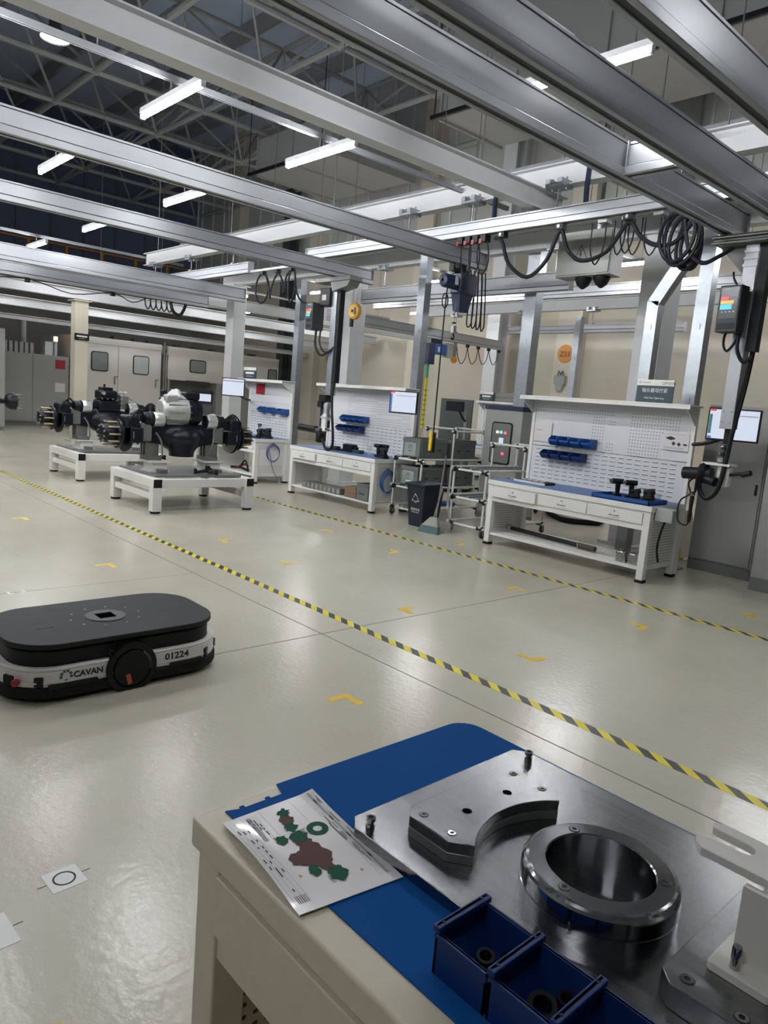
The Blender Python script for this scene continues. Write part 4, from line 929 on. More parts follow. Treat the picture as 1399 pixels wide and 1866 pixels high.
    if motor == 'silver':
        g_ = MB().lathe([(.01, -.33), (.13, -.33), (.15, -.31), (.17, -.28), (.185, -.20), (.19, -.08), (.20, -.04), (.20, .02), (.19, .03), (.01, .03)], (.03, 0, zc+.33), 'Y', 20).build('gearbox', CASTAL, t)
        for k_ in range(12):
            a = 2*PI*k_/12; MB().box(-.008, .008, -.27, -.02, .17, .205, Matrix.Translation((.03, 0, zc+.33)) @ Matrix.Rotation(a, 4, 'Y')).build('casting_rib', CASTAL, g_)
        MB().box(.05, .16, -.30, -.12, zc+.43, zc+.55).build('gearbox_boss', CASTAL, g_, bevel=.02)
        MB().lathe([(.20, .03), (.20, .12), (.17, .14), (.17, .22), (.10, .24), (.01, .24)], (.03, 0, zc+.33), 'Y', 20).build('motor_end', BLACKM, t)
        for k_ in range(14):
            a = 2*PI*k_/14; MB().cyl((.03+.19*math.cos(a), .02, zc+.33+.19*math.sin(a)), (.03+.19*math.cos(a), .05, zc+.33+.19*math.sin(a)), .012, n=6).build('flange_bolt', STEELD, g_)
        MB().box(-.12, .14, -.02, .20, zc+.50, zc+.60).build('motor_cover', BLACKM, t, bevel=.02)
        w_ = MB(); P_ = []
        for i in range(7):
            for j in range(7):
                u, v = i/6-.5, j/6-.5; hgt = max(0, .5-max(abs(u), abs(v)))
                w_.v.append((.05+u*.22+random.uniform(-.012, .012), -.12+v*.22+random.uniform(-.012, .012), zc+.52+hgt*.26+random.uniform(-.02, .02)))
        for i in range(6):
            for j in range(6): a = i*7+j; w_.f.append((a, a+7, a+8, a+1))
        w_.build('plastic_wrap', WRAP, t)
        for k_ in range(6): MB().box(-.25+.05*(k_ % 3), -.18+.05*(k_ % 3), -.22+.11*(k_ % 4), -.16+.11*(k_ % 4), zc+.42+.03*k_, zc+.50+.025*k_).build('valve_block', BLACKM, t, bevel=.01)
    else:
        MB().box(-.16, .16, -.19, .17, zc+.14, zc+.34).build('gearbox', BLACKM, t, bevel=.04)
        mc = MB().box(-.14, .15, -.17, .13, zc+.34, zc+.50).build('gearbox_cover', BLACKM, t, bevel=.035)
        MB().box(-.10, .10, -.12, .06, zc+.50, zc+.55).build('top_plate', BLACKM, mc, bevel=.012)
        for k_ in range(5): MB().box(.15, .165, -.18, .14, zc+.20+k_*.055, zc+.215+k_*.055).build('casting_rib', BLACKM, mc)
        for k_ in range(4): MB().cyl((.16, -.15+k_*.09, zc+.36), (.185, -.15+k_*.09, zc+.36), .014, n=6).build('cover_bolt', STEELD, mc)
        MB().cyl((0, -.05, zc+.55), (0, -.05, zc+.60), .018, n=8).build('breather', BLACK, mc)
        MB().cyl((.12, -.12, zc+.45), (.17, -.12, zc+.45), .03, n=10).build('sight_plug', CASTAL, mc)
        fr = MB().box(-.06, .08, .20, .34, zc+.20, zc+.42).build('valve_frame', STEELD, t, bevel=.005)
        for k_ in range(2): MB().tube([(.0, .22+k_*.08, zc+.42), (0, .20+k_*.08, zc+.47), (.03, .24+k_*.08, zc+.48)], .014, n=6).build('air_elbow', CASTAL, fr)
        for k_ in range(3): MB().cyl((.08, .21, zc+.22+k_*.07), (.11, .21, zc+.22+k_*.07), .018, n=8).build('port', CASTAL, fr)
        MB().tube([(.03, .34, zc+.40), (.08, .48, zc+.31)], .008, n=6).build('air_pipe', STEELD, fr)
    return t
stand('white axle stand under the axle with the silver gearbox', -9.18, 4.67)
axle('black drive axle with a silver cast gearbox on a white stand', -9.28, 4.67, 'silver')
stand('white axle stand under the axle with the black gearbox', -12.20, 4.82)
axle('black drive axle with an all black gearbox on a white stand', -12.28, 4.82, 'black')
t = thing('lifting_clamp', 'black three armed lifting clamp lying on the stand below the silver gearbox', 'clamp', (-8.85, 4.87, .46))
for a in range(3):
    an = 2*PI*a/3+.4; c_, s_ = math.cos(an), math.sin(an)
    MB().cyl((0, 0, .05), (.14*c_, .17*s_, .02), .025, .018, n=8).build('arm', BLACK, t); MB().cyl((.14*c_, .17*s_, 0), (.14*c_, .17*s_, .07), .022, n=8).build('jaw', BLACK, t)
MB().cyl((0, 0, .02), (0, 0, .11), .035, n=10).build('hub', BLACK, t)

# ================================================================== MACHINE BOOTHS AND FAR CABINETS (front faces look along +X)
TOYX = lambda x: Matrix(((0,0,1,x),(1,0,0,0),(0,1,0,0),(0,0,0,1)))   # prism plan (y,z) extruded along x
BX = -24.2
def window_on(parent, x, y0, y1, z0, z1, glass=GLASSY):
    f = MB().prism(rrect(y0-.03, y1+.03, z0-.03, z1+.03, .08, 4), 0, .02, TOYX(x)).build('window_frame', BLACK, parent)
    MB().prism(rrect(y0, y1, z0, z1, .06, 4), .02, .026, TOYX(x)).build('pane', glass, f)
t = thing('machine_booth', 'pale machine booth with two windowed doors behind the cream column', 'booth', (BX, 0, 0))
MB().box(-3.0, 0, 8.3, 11.35, 0, 2.95).build('body', BOOTH, t, bevel=.01)
for ya, yb in ((8.42, 9.82), (9.84, 11.25)):
    d_ = MB().box(0, .03, ya, yb, .15, 2.72).build('door', BOOTH, t, bevel=.006)
    c_ = (9.21 if ya < 9 else 10.61); window_on(d_, .03, c_-.25, c_+.25, 1.9, 2.47, GLASSB if ya > 9 else GLASSY)
    hy = 9.72 if ya < 9 else 11.15; MB().box(.03, .07, hy-.012, hy+.012, 1.48, 1.75).box(.03, .06, hy, hy+.10, 1.72, 1.75).build('door_handle', STEELD, d_)
MB().box(0, .02, 8.3, 11.35, 2.75, 2.95).build('fascia', BOOTH, t)
MB().box(-2.4, -1.7, 8.27, 8.3, 1.5, 2.45).build('side_window', GLASSY, t)
for y in (8.9, 9.7, 10.4, 10.9): MB().box(-.35, -.1, y, y+.14, 2.95, 3.05).build('roof_fitting', DKGREY, t)
t = thing('machine_booth', 'pale machine booth with a dark loading opening behind the silver gearbox', 'booth', (BX, 0, 0))
MB().box(-3.0, 0, 11.6, 16.3, 1.80, 2.94).build('upper_body', BOOTH, t, bevel=.01); MB().box(-3.0, -.02, 13.55, 16.3, 0, 1.80).build('lower_body', CABG, t, bevel=.01); MB().box(-3.0, -.8, 11.6, 13.55, 0, 1.80).build('inner_machine', CABD, t)
window_on(t, .0, 12.45, 13.03, 2.14, 2.54); window_on(t, .0, 15.75, 16.1, 2.0, 2.5)
MB().box(0, .05, 12.3, 13.2, 1.72, 1.82).build('lintel', DKGREY, t); MB().box(-.02, .02, 11.6, 11.68, 0, 1.8).build('jamb', CABG, t)
for y in (11.9, 12.6, 13.3, 14.2, 15.0): MB().box(-.4, -.1, y, y+.18, 2.94, 3.02).build('roof_fitting', DKGREY, t)
t = thing('booth_conduit', 'grey vertical conduit in the gap between the two machine booths', 'conduit', (BX+.02, 11.48, 0))
MB().cyl((0, -.03, 0), (0, -.03, 3.05), .035, n=8).build('pipe', STEELD, t); MB().cyl((0, .05, .3), (0, .05, 2.7), .025, n=8).build('pipe', CABG, t)
for z in (.8, 1.8, 2.6): MB().box(-.03, .05, -.10, .10, z, z+.05).build('clip', STEELD, t)
t = thing('machine_cabinet', 'long dark grey machine cabinet with a red notice on its door', 'cabinet', (BX, 0, 0))
MB().box(-1.6, 0, 4.2, 8.25, .12, 2.22).build('body', CABG, t, bevel=.01); MB().box(-1.55, -.04, 4.25, 8.2, 0, .12).build('plinth', CABD, t)
for ya, yb in ((4.25, 6.1), (6.12, 7.15), (7.17, 8.22)): MB().box(0, .02, ya, yb, .16, 2.18).build('door', CABG, t, bevel=.005)
MB().box(.02, .025, 7.83, 8.13, 1.82, 2.10).build('red_notice', RED, t); MB().box(.02, .025, 7.83, 8.13, 1.10, 1.38).build('white_notice', PAPER, t)
for k in range(8): MB().box(-.5, -.2, 6.1+k*.15, 6.2+k*.15, 2.22, 2.55).build('cooling_fin', CABG, t)
t = thing('signal_lamp', 'small amber signal lamp on the machine cabinet beside the booth', 'signal lamp', (BX-.2, 7.9, 2.22))
MB().cyl((0, 0, 0), (0, 0, .45), .05, n=10).build('post', SWHITE, t); MB().cyl((0, 0, .45), (0, 0, .60), .06, n=12).build('lens', LEDO, t); MB().box(-.15, .12, -.35, -.12, 0, .42).build('housing', SWHITE, t)
tag(MB().cyl((0, 0, 0), (0, 0, 1.1), .09, n=14).build('vent_pipe', CABG, None, (BX-.4, 7.0, 2.22)), 'thick grey vent pipe standing on the machine cabinet', 'pipe')
t = thing('machine_cabinet', 'pale grey tall cabinet edge beside the hub of the third axle', 'cabinet', (-21.8, 5.1, 0)); MB().box(-.6, 0, -1.2, .65, .1, 2.75).build('body', CABG, t, bevel=.01); MB().box(-.58, -.02, -1.2, .63, 0, .1).build('plinth', CABD, t)
# third axle: only its right hub reaches into view
t = thing('drive_axle', 'black drive axle hub reaching in beside the pale cabinet edge', 'axle', (-15.2, 3.05, .50))
MB().lathe([(.02, -1.1), (.07, -1.1), (.08, .62), (.06, .80), (.05, .95), (.12, .98), (.16, 1.05), (.17, 1.14), (.10, 1.18), (.02, 1.19)], (0, 0, .55), 'Y', 18).build('housing', BLACKM, t)
for k in range(10): a = 2*PI*k/10; MB().cyl((.14*math.cos(a), 1.1, .55+.14*math.sin(a)), (.14*math.cos(a), 1.25, .55+.14*math.sin(a)), .012, n=6).build('wheel_stud', STEELD, t)
for y in (-.9, .2): MB().box(-.10, .10, y-.08, y+.08, -.5, .50).build('support', STEELD, t)

# ================================================================== PIPE CARTS, CRATES
PIPE = mat('white_coated_pipe', (.66, .66, .63), .35)
def pipe_cart(label, x, y, D, tiers, top=None, w=.55):
    t = thing('pipe_cart', label, 'cart', (x, y, 0)); r = .0145
    def bar(a, b): MB().cyl(a, b, r, n=10).build('pipe', PIPE, t)
    def joint(p, ax='Z'):
        d = {'X': (.035, 0, 0), 'Y': (0, .035, 0), 'Z': (0, 0, .035)}[ax]
        MB().cyl([p[i]-d[i] for i in range(3)], [p[i]+d[i] for i in range(3)], r*1.5, n=10).build('joint', BLACK, t)
    hw = w/2
    for sx in (-1, 1):
        zt = tiers[-1]
        for yy in (0, D): bar((sx*hw, yy, .12), (sx*hw, yy, zt))
        if top: 
            for yy in (top[0], D): bar((sx*hw, yy, .12), (sx*hw, yy, top[1])); joint((sx*hw, yy, top[1]))
            bar((sx*hw, top[0]-.05, top[1]), (sx*hw, D+.05, top[1]))
    for z in [.12]+list(tiers):
        for yy in (0, D): bar((-hw-.05, yy, z), (hw+.05, yy, z))
        for sx in (-1, 1):
            bar((sx*hw, -.05, z+.028), (sx*hw, D+.05, z+.028))
            for yy in (0, D): joint((sx*hw, yy, z), 'Z'); joint((sx*hw*.86, yy, z), 'X')
        if z > .2:
            for k in (-1, 0, 1): MB().box(k*hw*.6-.015, k*hw*.6+.015, 0, D, z+.015, z+.04).build('roller_track', GALV, t)
    if top: bar((-hw-.05, D, top[1]+.028), (hw+.05, D, top[1]+.028)); bar((-hw-.05, top[0], top[1]+.028), (hw+.05, top[0], top[1]+.028))
    for sx in (-1, 1):
        for yy in (0, D):
            c_ = MB().lathe([(.01, -.014), (.045, -.014), (.05, -.008), (.05, .008), (.045, .014), (.01, .014)], (sx*hw, yy+.02, .05), 'X', 16).build('caster_wheel', DKGREY, t)
            MB().box(sx*hw-.025, sx*hw+.025, yy-.02, yy+.04, .095, .12).box(sx*hw-.025, sx*hw-.019, yy, yy+.04, .04, .095).box(sx*hw+.019, sx*hw+.025, yy, yy+.04, .04, .095).build('caster_fork', STEELD, c_)
    return t
pipe_cart('white pipe cart loaded with grey crates between the benches', -7.42, 7.28, 1.30, (.43, .84), (.62, 1.29))
pipe_cart('empty white pipe cart beside the OP1070 bench', -6.10, 7.12, 1.30, (.47, .84), (.75, 1.16))
pipe_cart('white pipe cart further back behind the electrical cabinet', -7.35, 10.0, 1.2, (.45, .85), (.6, 1.2))
def crate(label, x, y, z, rz=0, mark=True, group=None):
    t = thing('plastic_crate', label, 'crate', (x, y, z), rz, group); a, b, h = .185, .29, .27     # long side along y
    MB().box(-a+.012, a-.012, -b+.012, b-.012, .0, .006).build('bottom', CRATE, t)
    for s in (-1, 1):
        MB().box(s*(a-.012), s*(a-.006), -b+.012, b-.012, 0, h-.04).build('long_wall', CRATE, t); MB().box(-a+.012, a-.012, s*(b-.012), s*(b-.006), 0, h-.04).build('end_wall', CRATE, t)
        for k in (-.9, -.35, .35, .9): MB().box(s*(a-.006), s*(a+.002), k*(b-.02)-.008, k*(b-.02)+.008, 0, h-.04).build('rib', CRATE, t)
    MB().ring(rrect(-a, a, -b, b, .015, 2), rrect(-a+.012, a-.012, -b+.012, b-.012, .01, 2), h-.045, h).build('rim', CRATE, t)
    MB().ring(rrect(-a-.004, a+.004, -b-.004, b+.004, .015, 2), rrect(-a+.001, a-.001, -b+.001, b-.001, .015, 2), h-.055, h-.035).build('rim_lip', CRATE, t)
    if mark:
        e = MB().box(-a*.75, a*.55, -b-.001, -b+.006, .01, h-.07).build('end_panel', CRATEL, t)
        m_ = MB()
        for i in range(6): m_.box(-.007, .007, .022, .036, 0, .001, Matrix.Rotation(math.radians(-120+48*i), 4, 'Z'))
        m_.build('emblem', mat('emblem_dark', (.02, .035, .03), .6), e, (-.015, -b-.0012, .135), rot=FACE_NY, kind='stuff')
        MB().box(-.05, .02, -b-.0018, -b-.001, .075, .085).build('emblem_print', INK, e)
        for k in (-.5, .25): MB().box(a+.001, a+.0022, k*b, k*b+.07, .10, .118).build('side_print', INK, t)
    return t
crate('grey crate at the front of the upper tier of the loaded cart', -7.44, 7.62, .885)
crate('grey crate behind another on the upper tier of the loaded cart', -7.44, 8.26, .885)
crate('grey crate at the front of the middle tier of the loaded cart', -7.44, 7.62, .475)
MB().box(-.05, .05, -.293, -.291, .01, .07).build('white_label', PAPER, bpy.data.objects['plastic_crate.002'])
crate('grey crate behind another on the middle tier of the loaded cart', -7.44, 8.26, .475)
crate('grey crate standing on the far cart in front of a dark panel', -7.38, 10.35, .89)
crate('grey crate stacked on top of the crate on the far cart', -7.38, 10.35, 1.162)
t = thing('air_hose', 'coiled black spring hose hanging under the loaded cart', 'hose', (-7.45, 7.42, .16)); P_ = [(.02*math.cos(i*1.0), .02*math.sin(i*1.0), .26-i*.0065) for i in range(40)]; MB().tube(P_, .004, n=5, sub=2).build('coil', CABLE, t)
tag(MB().prism([(-.20, -.25), (.20, -.25), (.24, .30), (-.24, .30)], 0, .05).build('blue_dolly', BLUEP2, None, (-7.5, 7.9, .155), bevel=.01), 'flat blue tray lying on the base of the loaded cart', 'tray')

# waste bin
t = thing('waste_bin', 'dark waste bin with a white arrow triangle and Chinese lettering', 'waste bin', (-6.78, 7.02, 0))
BIN = mat('dark_blue_grey_bin', (.013, .018, .028), .45, spec=.3)
def frus(b, x0, x1, y0, y1, z0, X0_, X1_, Y0_, Y1_, z1):
    b.add([(x0, y0, z0), (x1, y0, z0), (x1, y1, z0), (x0, y1, z0), (X0_, Y0_, z1), (X1_, Y0_, z1), (X1_, Y1_, z1), (X0_, Y1_, z1)], [(3, 2, 1, 0), (4, 5, 6, 7), (0, 1, 5, 4), (1, 2, 6, 5), (2, 3, 7, 6), (3, 0, 4, 7)]); return b
frus(MB(), -.13, .13, -.14, .16, 0, -.17, .17, -.19, .21, .57).build('body', BIN, t, bevel=.012)
MB().box(-.19, .19, -.21, .24, .56, .585).build('rim', BIN, t, bevel=.006); MB().add([(-.19, -.20, .585), (.19, -.20, .585), (.19, .24, .60), (-.19, .24, .60), (0, .02, .625)], [(0, 1, 4), (1, 2, 4), (2, 3, 4), (3, 0, 4)]).build('lid', BIN, t, smooth=False)
tilt = (PI/2+.0875, 0, 0)
def onbin(z): return -.14-.05*z/.57-.0016
sy_ = MB()
for a, b_ in (((0, .09), (-.035, .035)), ((-.042, .022), (-.065, -.01)), ((-.065, -.01), (-.012, -.01)), ((-.012, -.01), (-.012, -.035)), ((.012, -.035), (.012, -.01)), ((.012, -.01), (.065, -.01)), ((.065, -.01), (.035, .042)), ((.03, .05), (0, .09))):
    sy_.cyl((a[0], a[1], 0), (b_[0], b_[1], 0), .0035, n=5)
sy_.build('triangle_symbol', WHITE, t, (0, onbin(.36), .36), rot=tilt)
text('bin_lettering', '其他垃圾', .042, WHITE, t, (0, onbin(.22), .22), tilt, align='CENTER'); text('bin_subtitle', 'Residual Waste', .022, WHITE, t, (0, onbin(.19), .19), tilt, align='CENTER')
# broom and dustpan
t = thing('broom', 'grey broom with green bristles leaning on the waste bin', 'broom', (-6.38, 6.78, 0), .15)
MB().cyl((.03, .04, .14), (-.02, .22, 1.0), .010, n=8).build('handle', mat('brown_grey_handle', (.20, .17, .14), .5), t)
frus(MB(), -.13, .13, -.05, .02, .085, -.03, .08, -.005, .05, .20).build('head', DUST, t, bevel=.006)
frus(MB(), -.16, .16, -.09, -.02, .0, -.13, .13, -.05, .02, .088).build('bristles', BRISTLE, t)
t = thing('dustpan', 'grey standing dustpan behind the broom', 'dustpan', (-6.40, 6.95, 0), .1)
frus(MB(), -.17, .17, -.09, .05, 0, -.15, .15, -.07, .05, .02).box(-.16, .16, .03, .05, .02, .13).build('pan', DUST, t)
for s in (-1, 1): MB().cyl((s*.15, .03, .05), (s*.04, .06, .58), .011, n=8).build('frame_tube', DUST, t)
MB().cyl((-.045, .06, .58), (.045, .06, .58), .012, n=8).build('grip', DUST, t)

# ================================================================== TOOL MASTS
def controller(t, x, y, z, w, d, h, rz=0):
    M_ = Matrix.Translation((x, y, z)) @ Matrix.Rotation(rz, 4, 'Z')
    def bx(nm, m, *a, par=t, bevel=0): return MB().box(*a, M_).build(nm, m, par, bevel=bevel)
    c_ = bx('controller_case', DKGREY, -w/2, w/2, -d/2, d/2, 0, h, bevel=.008)
    s_ = bx('controller_screen', SCREENK, -w/2+.018, w/2-.018, -d/2-.003, -d/2, h*.28, h-.02, par=c_)
    for nm, m, a, b_, e, f in (('screen_tile', SCREENR, -.38, -.02, .68, .76), ('screen_tile', SCREENO, -.38, .22, .60, .67), ('screen_tile', SCREENC, -.38, .16, .48, .59), ('screen_tile', INKG, .02, .36, .68, .76)):
        bx(nm, m, a*w, b_*w, -d/2-.004, -d/2-.003, e*h, f*h, par=c_)
    for k in range(4): bx('screen_key', SCREENW, (-.3+.18*k)*w, (-.24+.18*k)*w, -d/2-.004, -d/2-.003, .42*h, .435*h, par=c_)
    bx('card_slot', BLACK, -w/2+.02, w/2-.02, -d/2-.003, -d/2, .06*h, .19*h, par=c_); bx('maker_plate', INKG, -.2*w, .2*w, -d/2-.0045, -d/2-.003, .90*h, .92*h, par=c_)
    return c_
# right mast (OP1070)
t = thing('tool_mast', 'aluminium tool mast with touch controller and tightening tool beside OP1070', 'tool mast', (-2.87, 6.95, 0))
MB().box(-.33, .42, -.13, .13, 3.30, 3.385).build('carriage', CABD, t, bevel=.006)
for z in (3.36, 3.31): MB().cyl((-.34, -.15, z), (.42, -.15, z), .014, n=8).build('guide_rod', STEELP, t)
MB().prism([(-.32, 3.30), (.0, 3.30), (.0, 3.02), (-.06, 3.02)], -.008, .008, Matrix(((1,0,0,0),(0,0,-1,.02),(0,1,0,0),(0,0,0,1)))).build('gusset', CABD, t)
MB().box(-.06, .06, -.06, .06, 1.64, 3.30).build('mast_tube', ALU, t, bevel=.004)
for z in (3.10, 3.16, 3.22): MB().box(-.065, .065, -.068, -.06, z, z+.025).build('mast_rib', ALU, t)
for z in (1.70, 1.80):
    for x in (-.035, .035): MB().cyl((x, -.061, z), (x, -.066, z), .008, n=8).build('mast_bolt', STEELD, t)
MB().box(.07, .15, -.05, .05, 2.35, 3.30).build('hose_track', CABLE, t)
MB().tube([(.11, 0, 3.25), (.12, .0, 2.6), (.10, .0, 2.1), (.06, -.04, 1.6), (.05, -.06, 1.35), (.03, -.10, 1.08), (-.05, -.12, .98), (-.13, -.12, 1.05), (-.14, -.12, 1.18)], .024, n=8).build('tool_hose', CABLE, t)
controller(t, -.05, -.18, 2.50, .20, .14, .41, -.10)
MB().tube([(-.08, -.16, 2.5), (-.09, -.16, 2.40), (-.05, -.16, 2.34), (0, -.14, 2.42), (.0, -.12, 2.5)], .012, n=6, closed=True).build('cable_loop', CABLE, t)
MB().tube([(.03, -.14, 2.5), (.03, -.14, 2.36), (.08, -.1, 2.25), (.14, -.06, 2.3)], .018, n=6).build('cable_loop', CABLE, t)
MB().tube([(-.12, -.10, 3.05), (-.10, -.12, 2.99), (-.05, -.14, 2.92)], .010, n=6).build('cable_loop', CABLE, t)
MB().box(-.02, .02, -.02, .02, 1.50, 1.64).build('swivel', BLACK, t)
MB().lathe([(.045, 1.49), (.05, 1.47), (.03, 1.46), (.055, 1.42), (.03, 1.40), (.055, 1.37), (.045, 1.33), (.06, 1.32)], (-.005, 0, 0), 'Z', 16).build('spring_head', STEELP, t)
MB().box(-.16, .10, -.09, .09, 1.295, 1.315).build('tool_plate', WHITE, t); MB().box(-.03, .09, -.05, .05, 1.10, 1.295).build('tool_body', WHITE, t, bevel=.02)
MB().cyl((-.33, -.06, 1.19), (-.06, -.06, 1.21), .058, n=16).build('tool_motor', BLACK, t); MB().lathe([(.07, -.03), (.085, 0), (.07, .03)], (-.14, -.06, 1.23), 'X', 16).build('tool_gear_head', BLACK, t)
MB().cyl((-.12, -.07, 1.16), (.0, -.10, 1.14), .045, n=12).build('side_grip', BLACK, t); MB().cyl((.09, -.02, 1.22), (.28, -.04, 1.26), .016, n=10).build('handle_bar', BLACK, t); MB().cyl((.20, -.03, 1.235), (.28, -.04, 1.26), .026, n=10).build('handle_grip', BLACK, t)
MB().cyl((-.15, -.16, 1.02), (-.15, -.16, 1.18), .012, n=8).build('pendant_rod', BLACK, t)
pn = MB().lathe([(.01, .73), (.017, .74), (.02, .80), (.016, .86), (.02, .93), (.021, 1.0), (.012, 1.03)], (-.16, -.18, 0), 'Z', 12).build('pendant_grip', BLACK, t)
MB().lathe([(.021, .99), (.023, 1.0), (.021, 1.02)], (-.16, -.18, 0), 'Z', 12).build('pendant_ring', STEELP, pn)
MB().tube([(-.16, -.18, .74), (-.19, -.17, .70), (-.27, -.15, .72), (-.31, -.12, .82), (-.30, -.10, .93), (-.22, -.10, 1.0), (-.25, -.10, 1.10), (-.20, -.07, 1.17)], .008, n=6).build('pendant_cable', CABLE, t)
# left mast
t = thing('tool_mast', 'galvanised tool mast with screen box above the middle pegboard bench', 'tool mast', (-8.80, 6.85, 0))
MB().box(-.42, .42, -.12, .12, 3.32, 3.385).build('carriage', CABD, t, bevel=.006); MB().prism([(-.05, 3.32), (.40, 3.32), (.34, 3.24), (.0, 3.18)], -.1, .1, Matrix(((1,0,0,0),(0,0,-1,0),(0,1,0,0),(0,0,0,1)))).build('carriage_bracket', CABD, t)
MB().box(-.06, .06, -.05, .05, 1.66, 3.32).build('mast_tube', GALV, t, bevel=.004)
MB().box(.06, .13, -.04, .05, 1.85, 3.30).build('hose_track', CABLE, t)
MB().tube([(.10, 0, 1.9), (.09, -.03, 1.7), (.14, -.05, 1.4), (.20, -.06, 1.15), (.22, -.06, .95), (.18, -.06, .86), (.08, -.06, .84), (.0, -.06, .92), (-.06, -.05, 1.0)], .020, n=8).build('tool_hose', CABLE, t)
controller(t, -.36, -.12, 2.62, .17, .22, .40, .0)
MB().box(-.30, -.05, -.10, .08, 2.98, 3.24).build('drive_box', BLACK, t, bevel=.01); MB().box(-.23, -.13, -.104, -.10, 3.06, 3.14).build('drive_label', CABG, t)
MB().tube([(-.30, -.12, 2.62), (-.30, -.12, 2.40), (-.18, -.1, 2.25), (-.02, -.08, 2.3), (.08, -.02, 2.4)], .018, n=6).build('cable_loop', CABLE, t); MB().tube([(-.20, -.10, 2.7), (-.20, -.12, 2.45), (-.10, -.1, 2.3), (.04, -.06, 2.32)], .014, n=6).build('cable_loop', CABLE, t)
MB().box(-.20, -.03, -.06, .06, 1.55, 1.66).box(-.20, -.10, -.08, .08, 1.47, 1.56).build('swivel', BLACK, t); MB().lathe([(.04, 1.56), (.06, 1.50), (.05, 1.40), (.075, 1.33)], (-.06, 0, 0), 'Z', 14).build('spring_head', STEELD, t)
MB().box(-.115, -.01, -.05, .05, 1.11, 1.33).build('tool_body', WHITE, t, bevel=.012); MB().box(-.125, .0, -.06, .06, 1.31, 1.335).build('tool_plate', WHITE, t)
MB().cyl((-.64, -.06, 1.13), (-.20, -.06, 1.12), .055, n=14).build('wrapped_handle', BLACK, t); MB().cyl((-.22, -.06, 1.11), (-.08, -.06, 1.11), .045, n=12).build('tool_motor', DKGREY, t); MB().cyl((.0, -.04, 1.15), (.13, -.04, 1.13), .014, .006, n=8).build('nozzle', BLACK, t)
MB().box(-.17, -.08, -.10, .02, .93, 1.09).build('trigger_block', BLACK, t, bevel=.02); MB().box(-.18, -.12, -.03, .03, 1.18, 1.48).build('blue_tube', NAVY, t); MB().box(.04, .07, -.05, -.02, 1.17, 1.28).build('button_post', BLACK, t)
t = thing('spring_balancer', 'round yellow spring balancer hanging from the crane beam end', 'balancer', (-8.42, 6.9, 2.90))
MB().lathe([(.02, -.05), (.09, -.05), (.115, -.03), (.12, 0), (.115, .03), (.09, .05), (.02, .05)], (0, 0, 0), 'Y', 22).build('drum', BALY, t); MB().box(.04, .085, -.054, -.048, -.05, .05).build('label_plate', DKGREY, t)
MB().tube([(0, 0, .11), (.01, 0, .2), (0, 0, .29)], .01, n=6).build('hook', STEELD, t); MB().cyl((-.06, 0, -.10), (-.06, 0, -.22), .03, n=10).build('cable_stop', BLACK, t)

# chain hoist on its beam
t = thing('chain_hoist', 'dark blue electric chain hoist hanging from the crane beam end', 'hoist', (-6.42, 6.95, 3.40))
MB().box(-.04, .04, -.20, .10, -.10, -.008).build('trolley', BLACK, t); 
for y in (-.15, .05): MB().lathe([(.01, -.05), (.035, -.05), (.035, .05), (.01, .05)], (0, y, -.03), 'X', 12).build('trolley_wheel', STEELD, t)
MB().box(-.09, .09, -.10, .22, -.36, -.10).build('gear_case', NAVY, t, bevel=.02); MB().lathe([(.02, -.34), (.07, -.33), (.085, -.30), (.085, -.10), (.02, -.10)], (0, 0, -.23), 'Y', 18).build('motor', NAVY, t); MB().box(.085, .0875, -.20, -.14, -.27, -.17).build('rating_plate', SWHITE, t)
frus(MB(), -.05, .05, -.05, .12, -.57, -.075, .075, -.08, .16, -.36).build('chain_bag', NAVY, t)
ch = MB()
for k in range(22): ch.cyl((0, -.06, -.36-k*.016), (0, -.06, -.372-k*.016), .006 if k % 2 else .008, n=6)
ch.build('chain', STEELP, t); MB().lathe([(.004, -.70), (.028, -.71), (.03, -.72), (.01, -.725)], (0, -.06, 0), 'Z', 12).build('limit_disc', BLACK, t); hk = MB().box(-.025, .025, -.085, -.035, -.84, -.75).build('hook_block', STEELD, t)
MB().tube([(0, -.06, -.84), (0, -.04, -.88), (0, -.06, -.92), (0, -.09, -.90)], .011, n=6).build('hook', BLACK, hk)
MB().tube([(0, -.24, -.30), (0, -.25, -.6), (0, -.25, -1.2), (0, -.25, -2.10)], .009, n=6).build('pendant_cable', CABLE, t); MB().tube([(0, -.26+.05*math.cos(a), -.47+.085*math.sin(a)) for a in [2*PI*i/10 for i in range(10)]], .008, n=6, closed=True).build('cable_ring', CABLE, t)
pn = MB().box(-.025, .03, -.275, -.22, -2.36, -2.10).build('pendant', BLACK, t, bevel=.012); MB().box(-.022, .022, -.302, -.275, -2.34, -2.10).build('pendant_front', YELL, pn, bevel=.006)
for k in range(4): MB().tube([(.02*k-.03, .20+.05*k, -.02), (.03*k-.04, .22+.05*k, -.4), (.03*k-.04, .22+.06*k, -.68-.02*k), (.03*k-.03, .26+.06*k, -.72), (.02*k-.03, .30+.06*k, -.62), (.02*k-.03, .30+.05*k, -.3), (.02*k-.03, .26+.05*k, -.02)], .009, n=6).build('festoon_loop', CABLE, t)
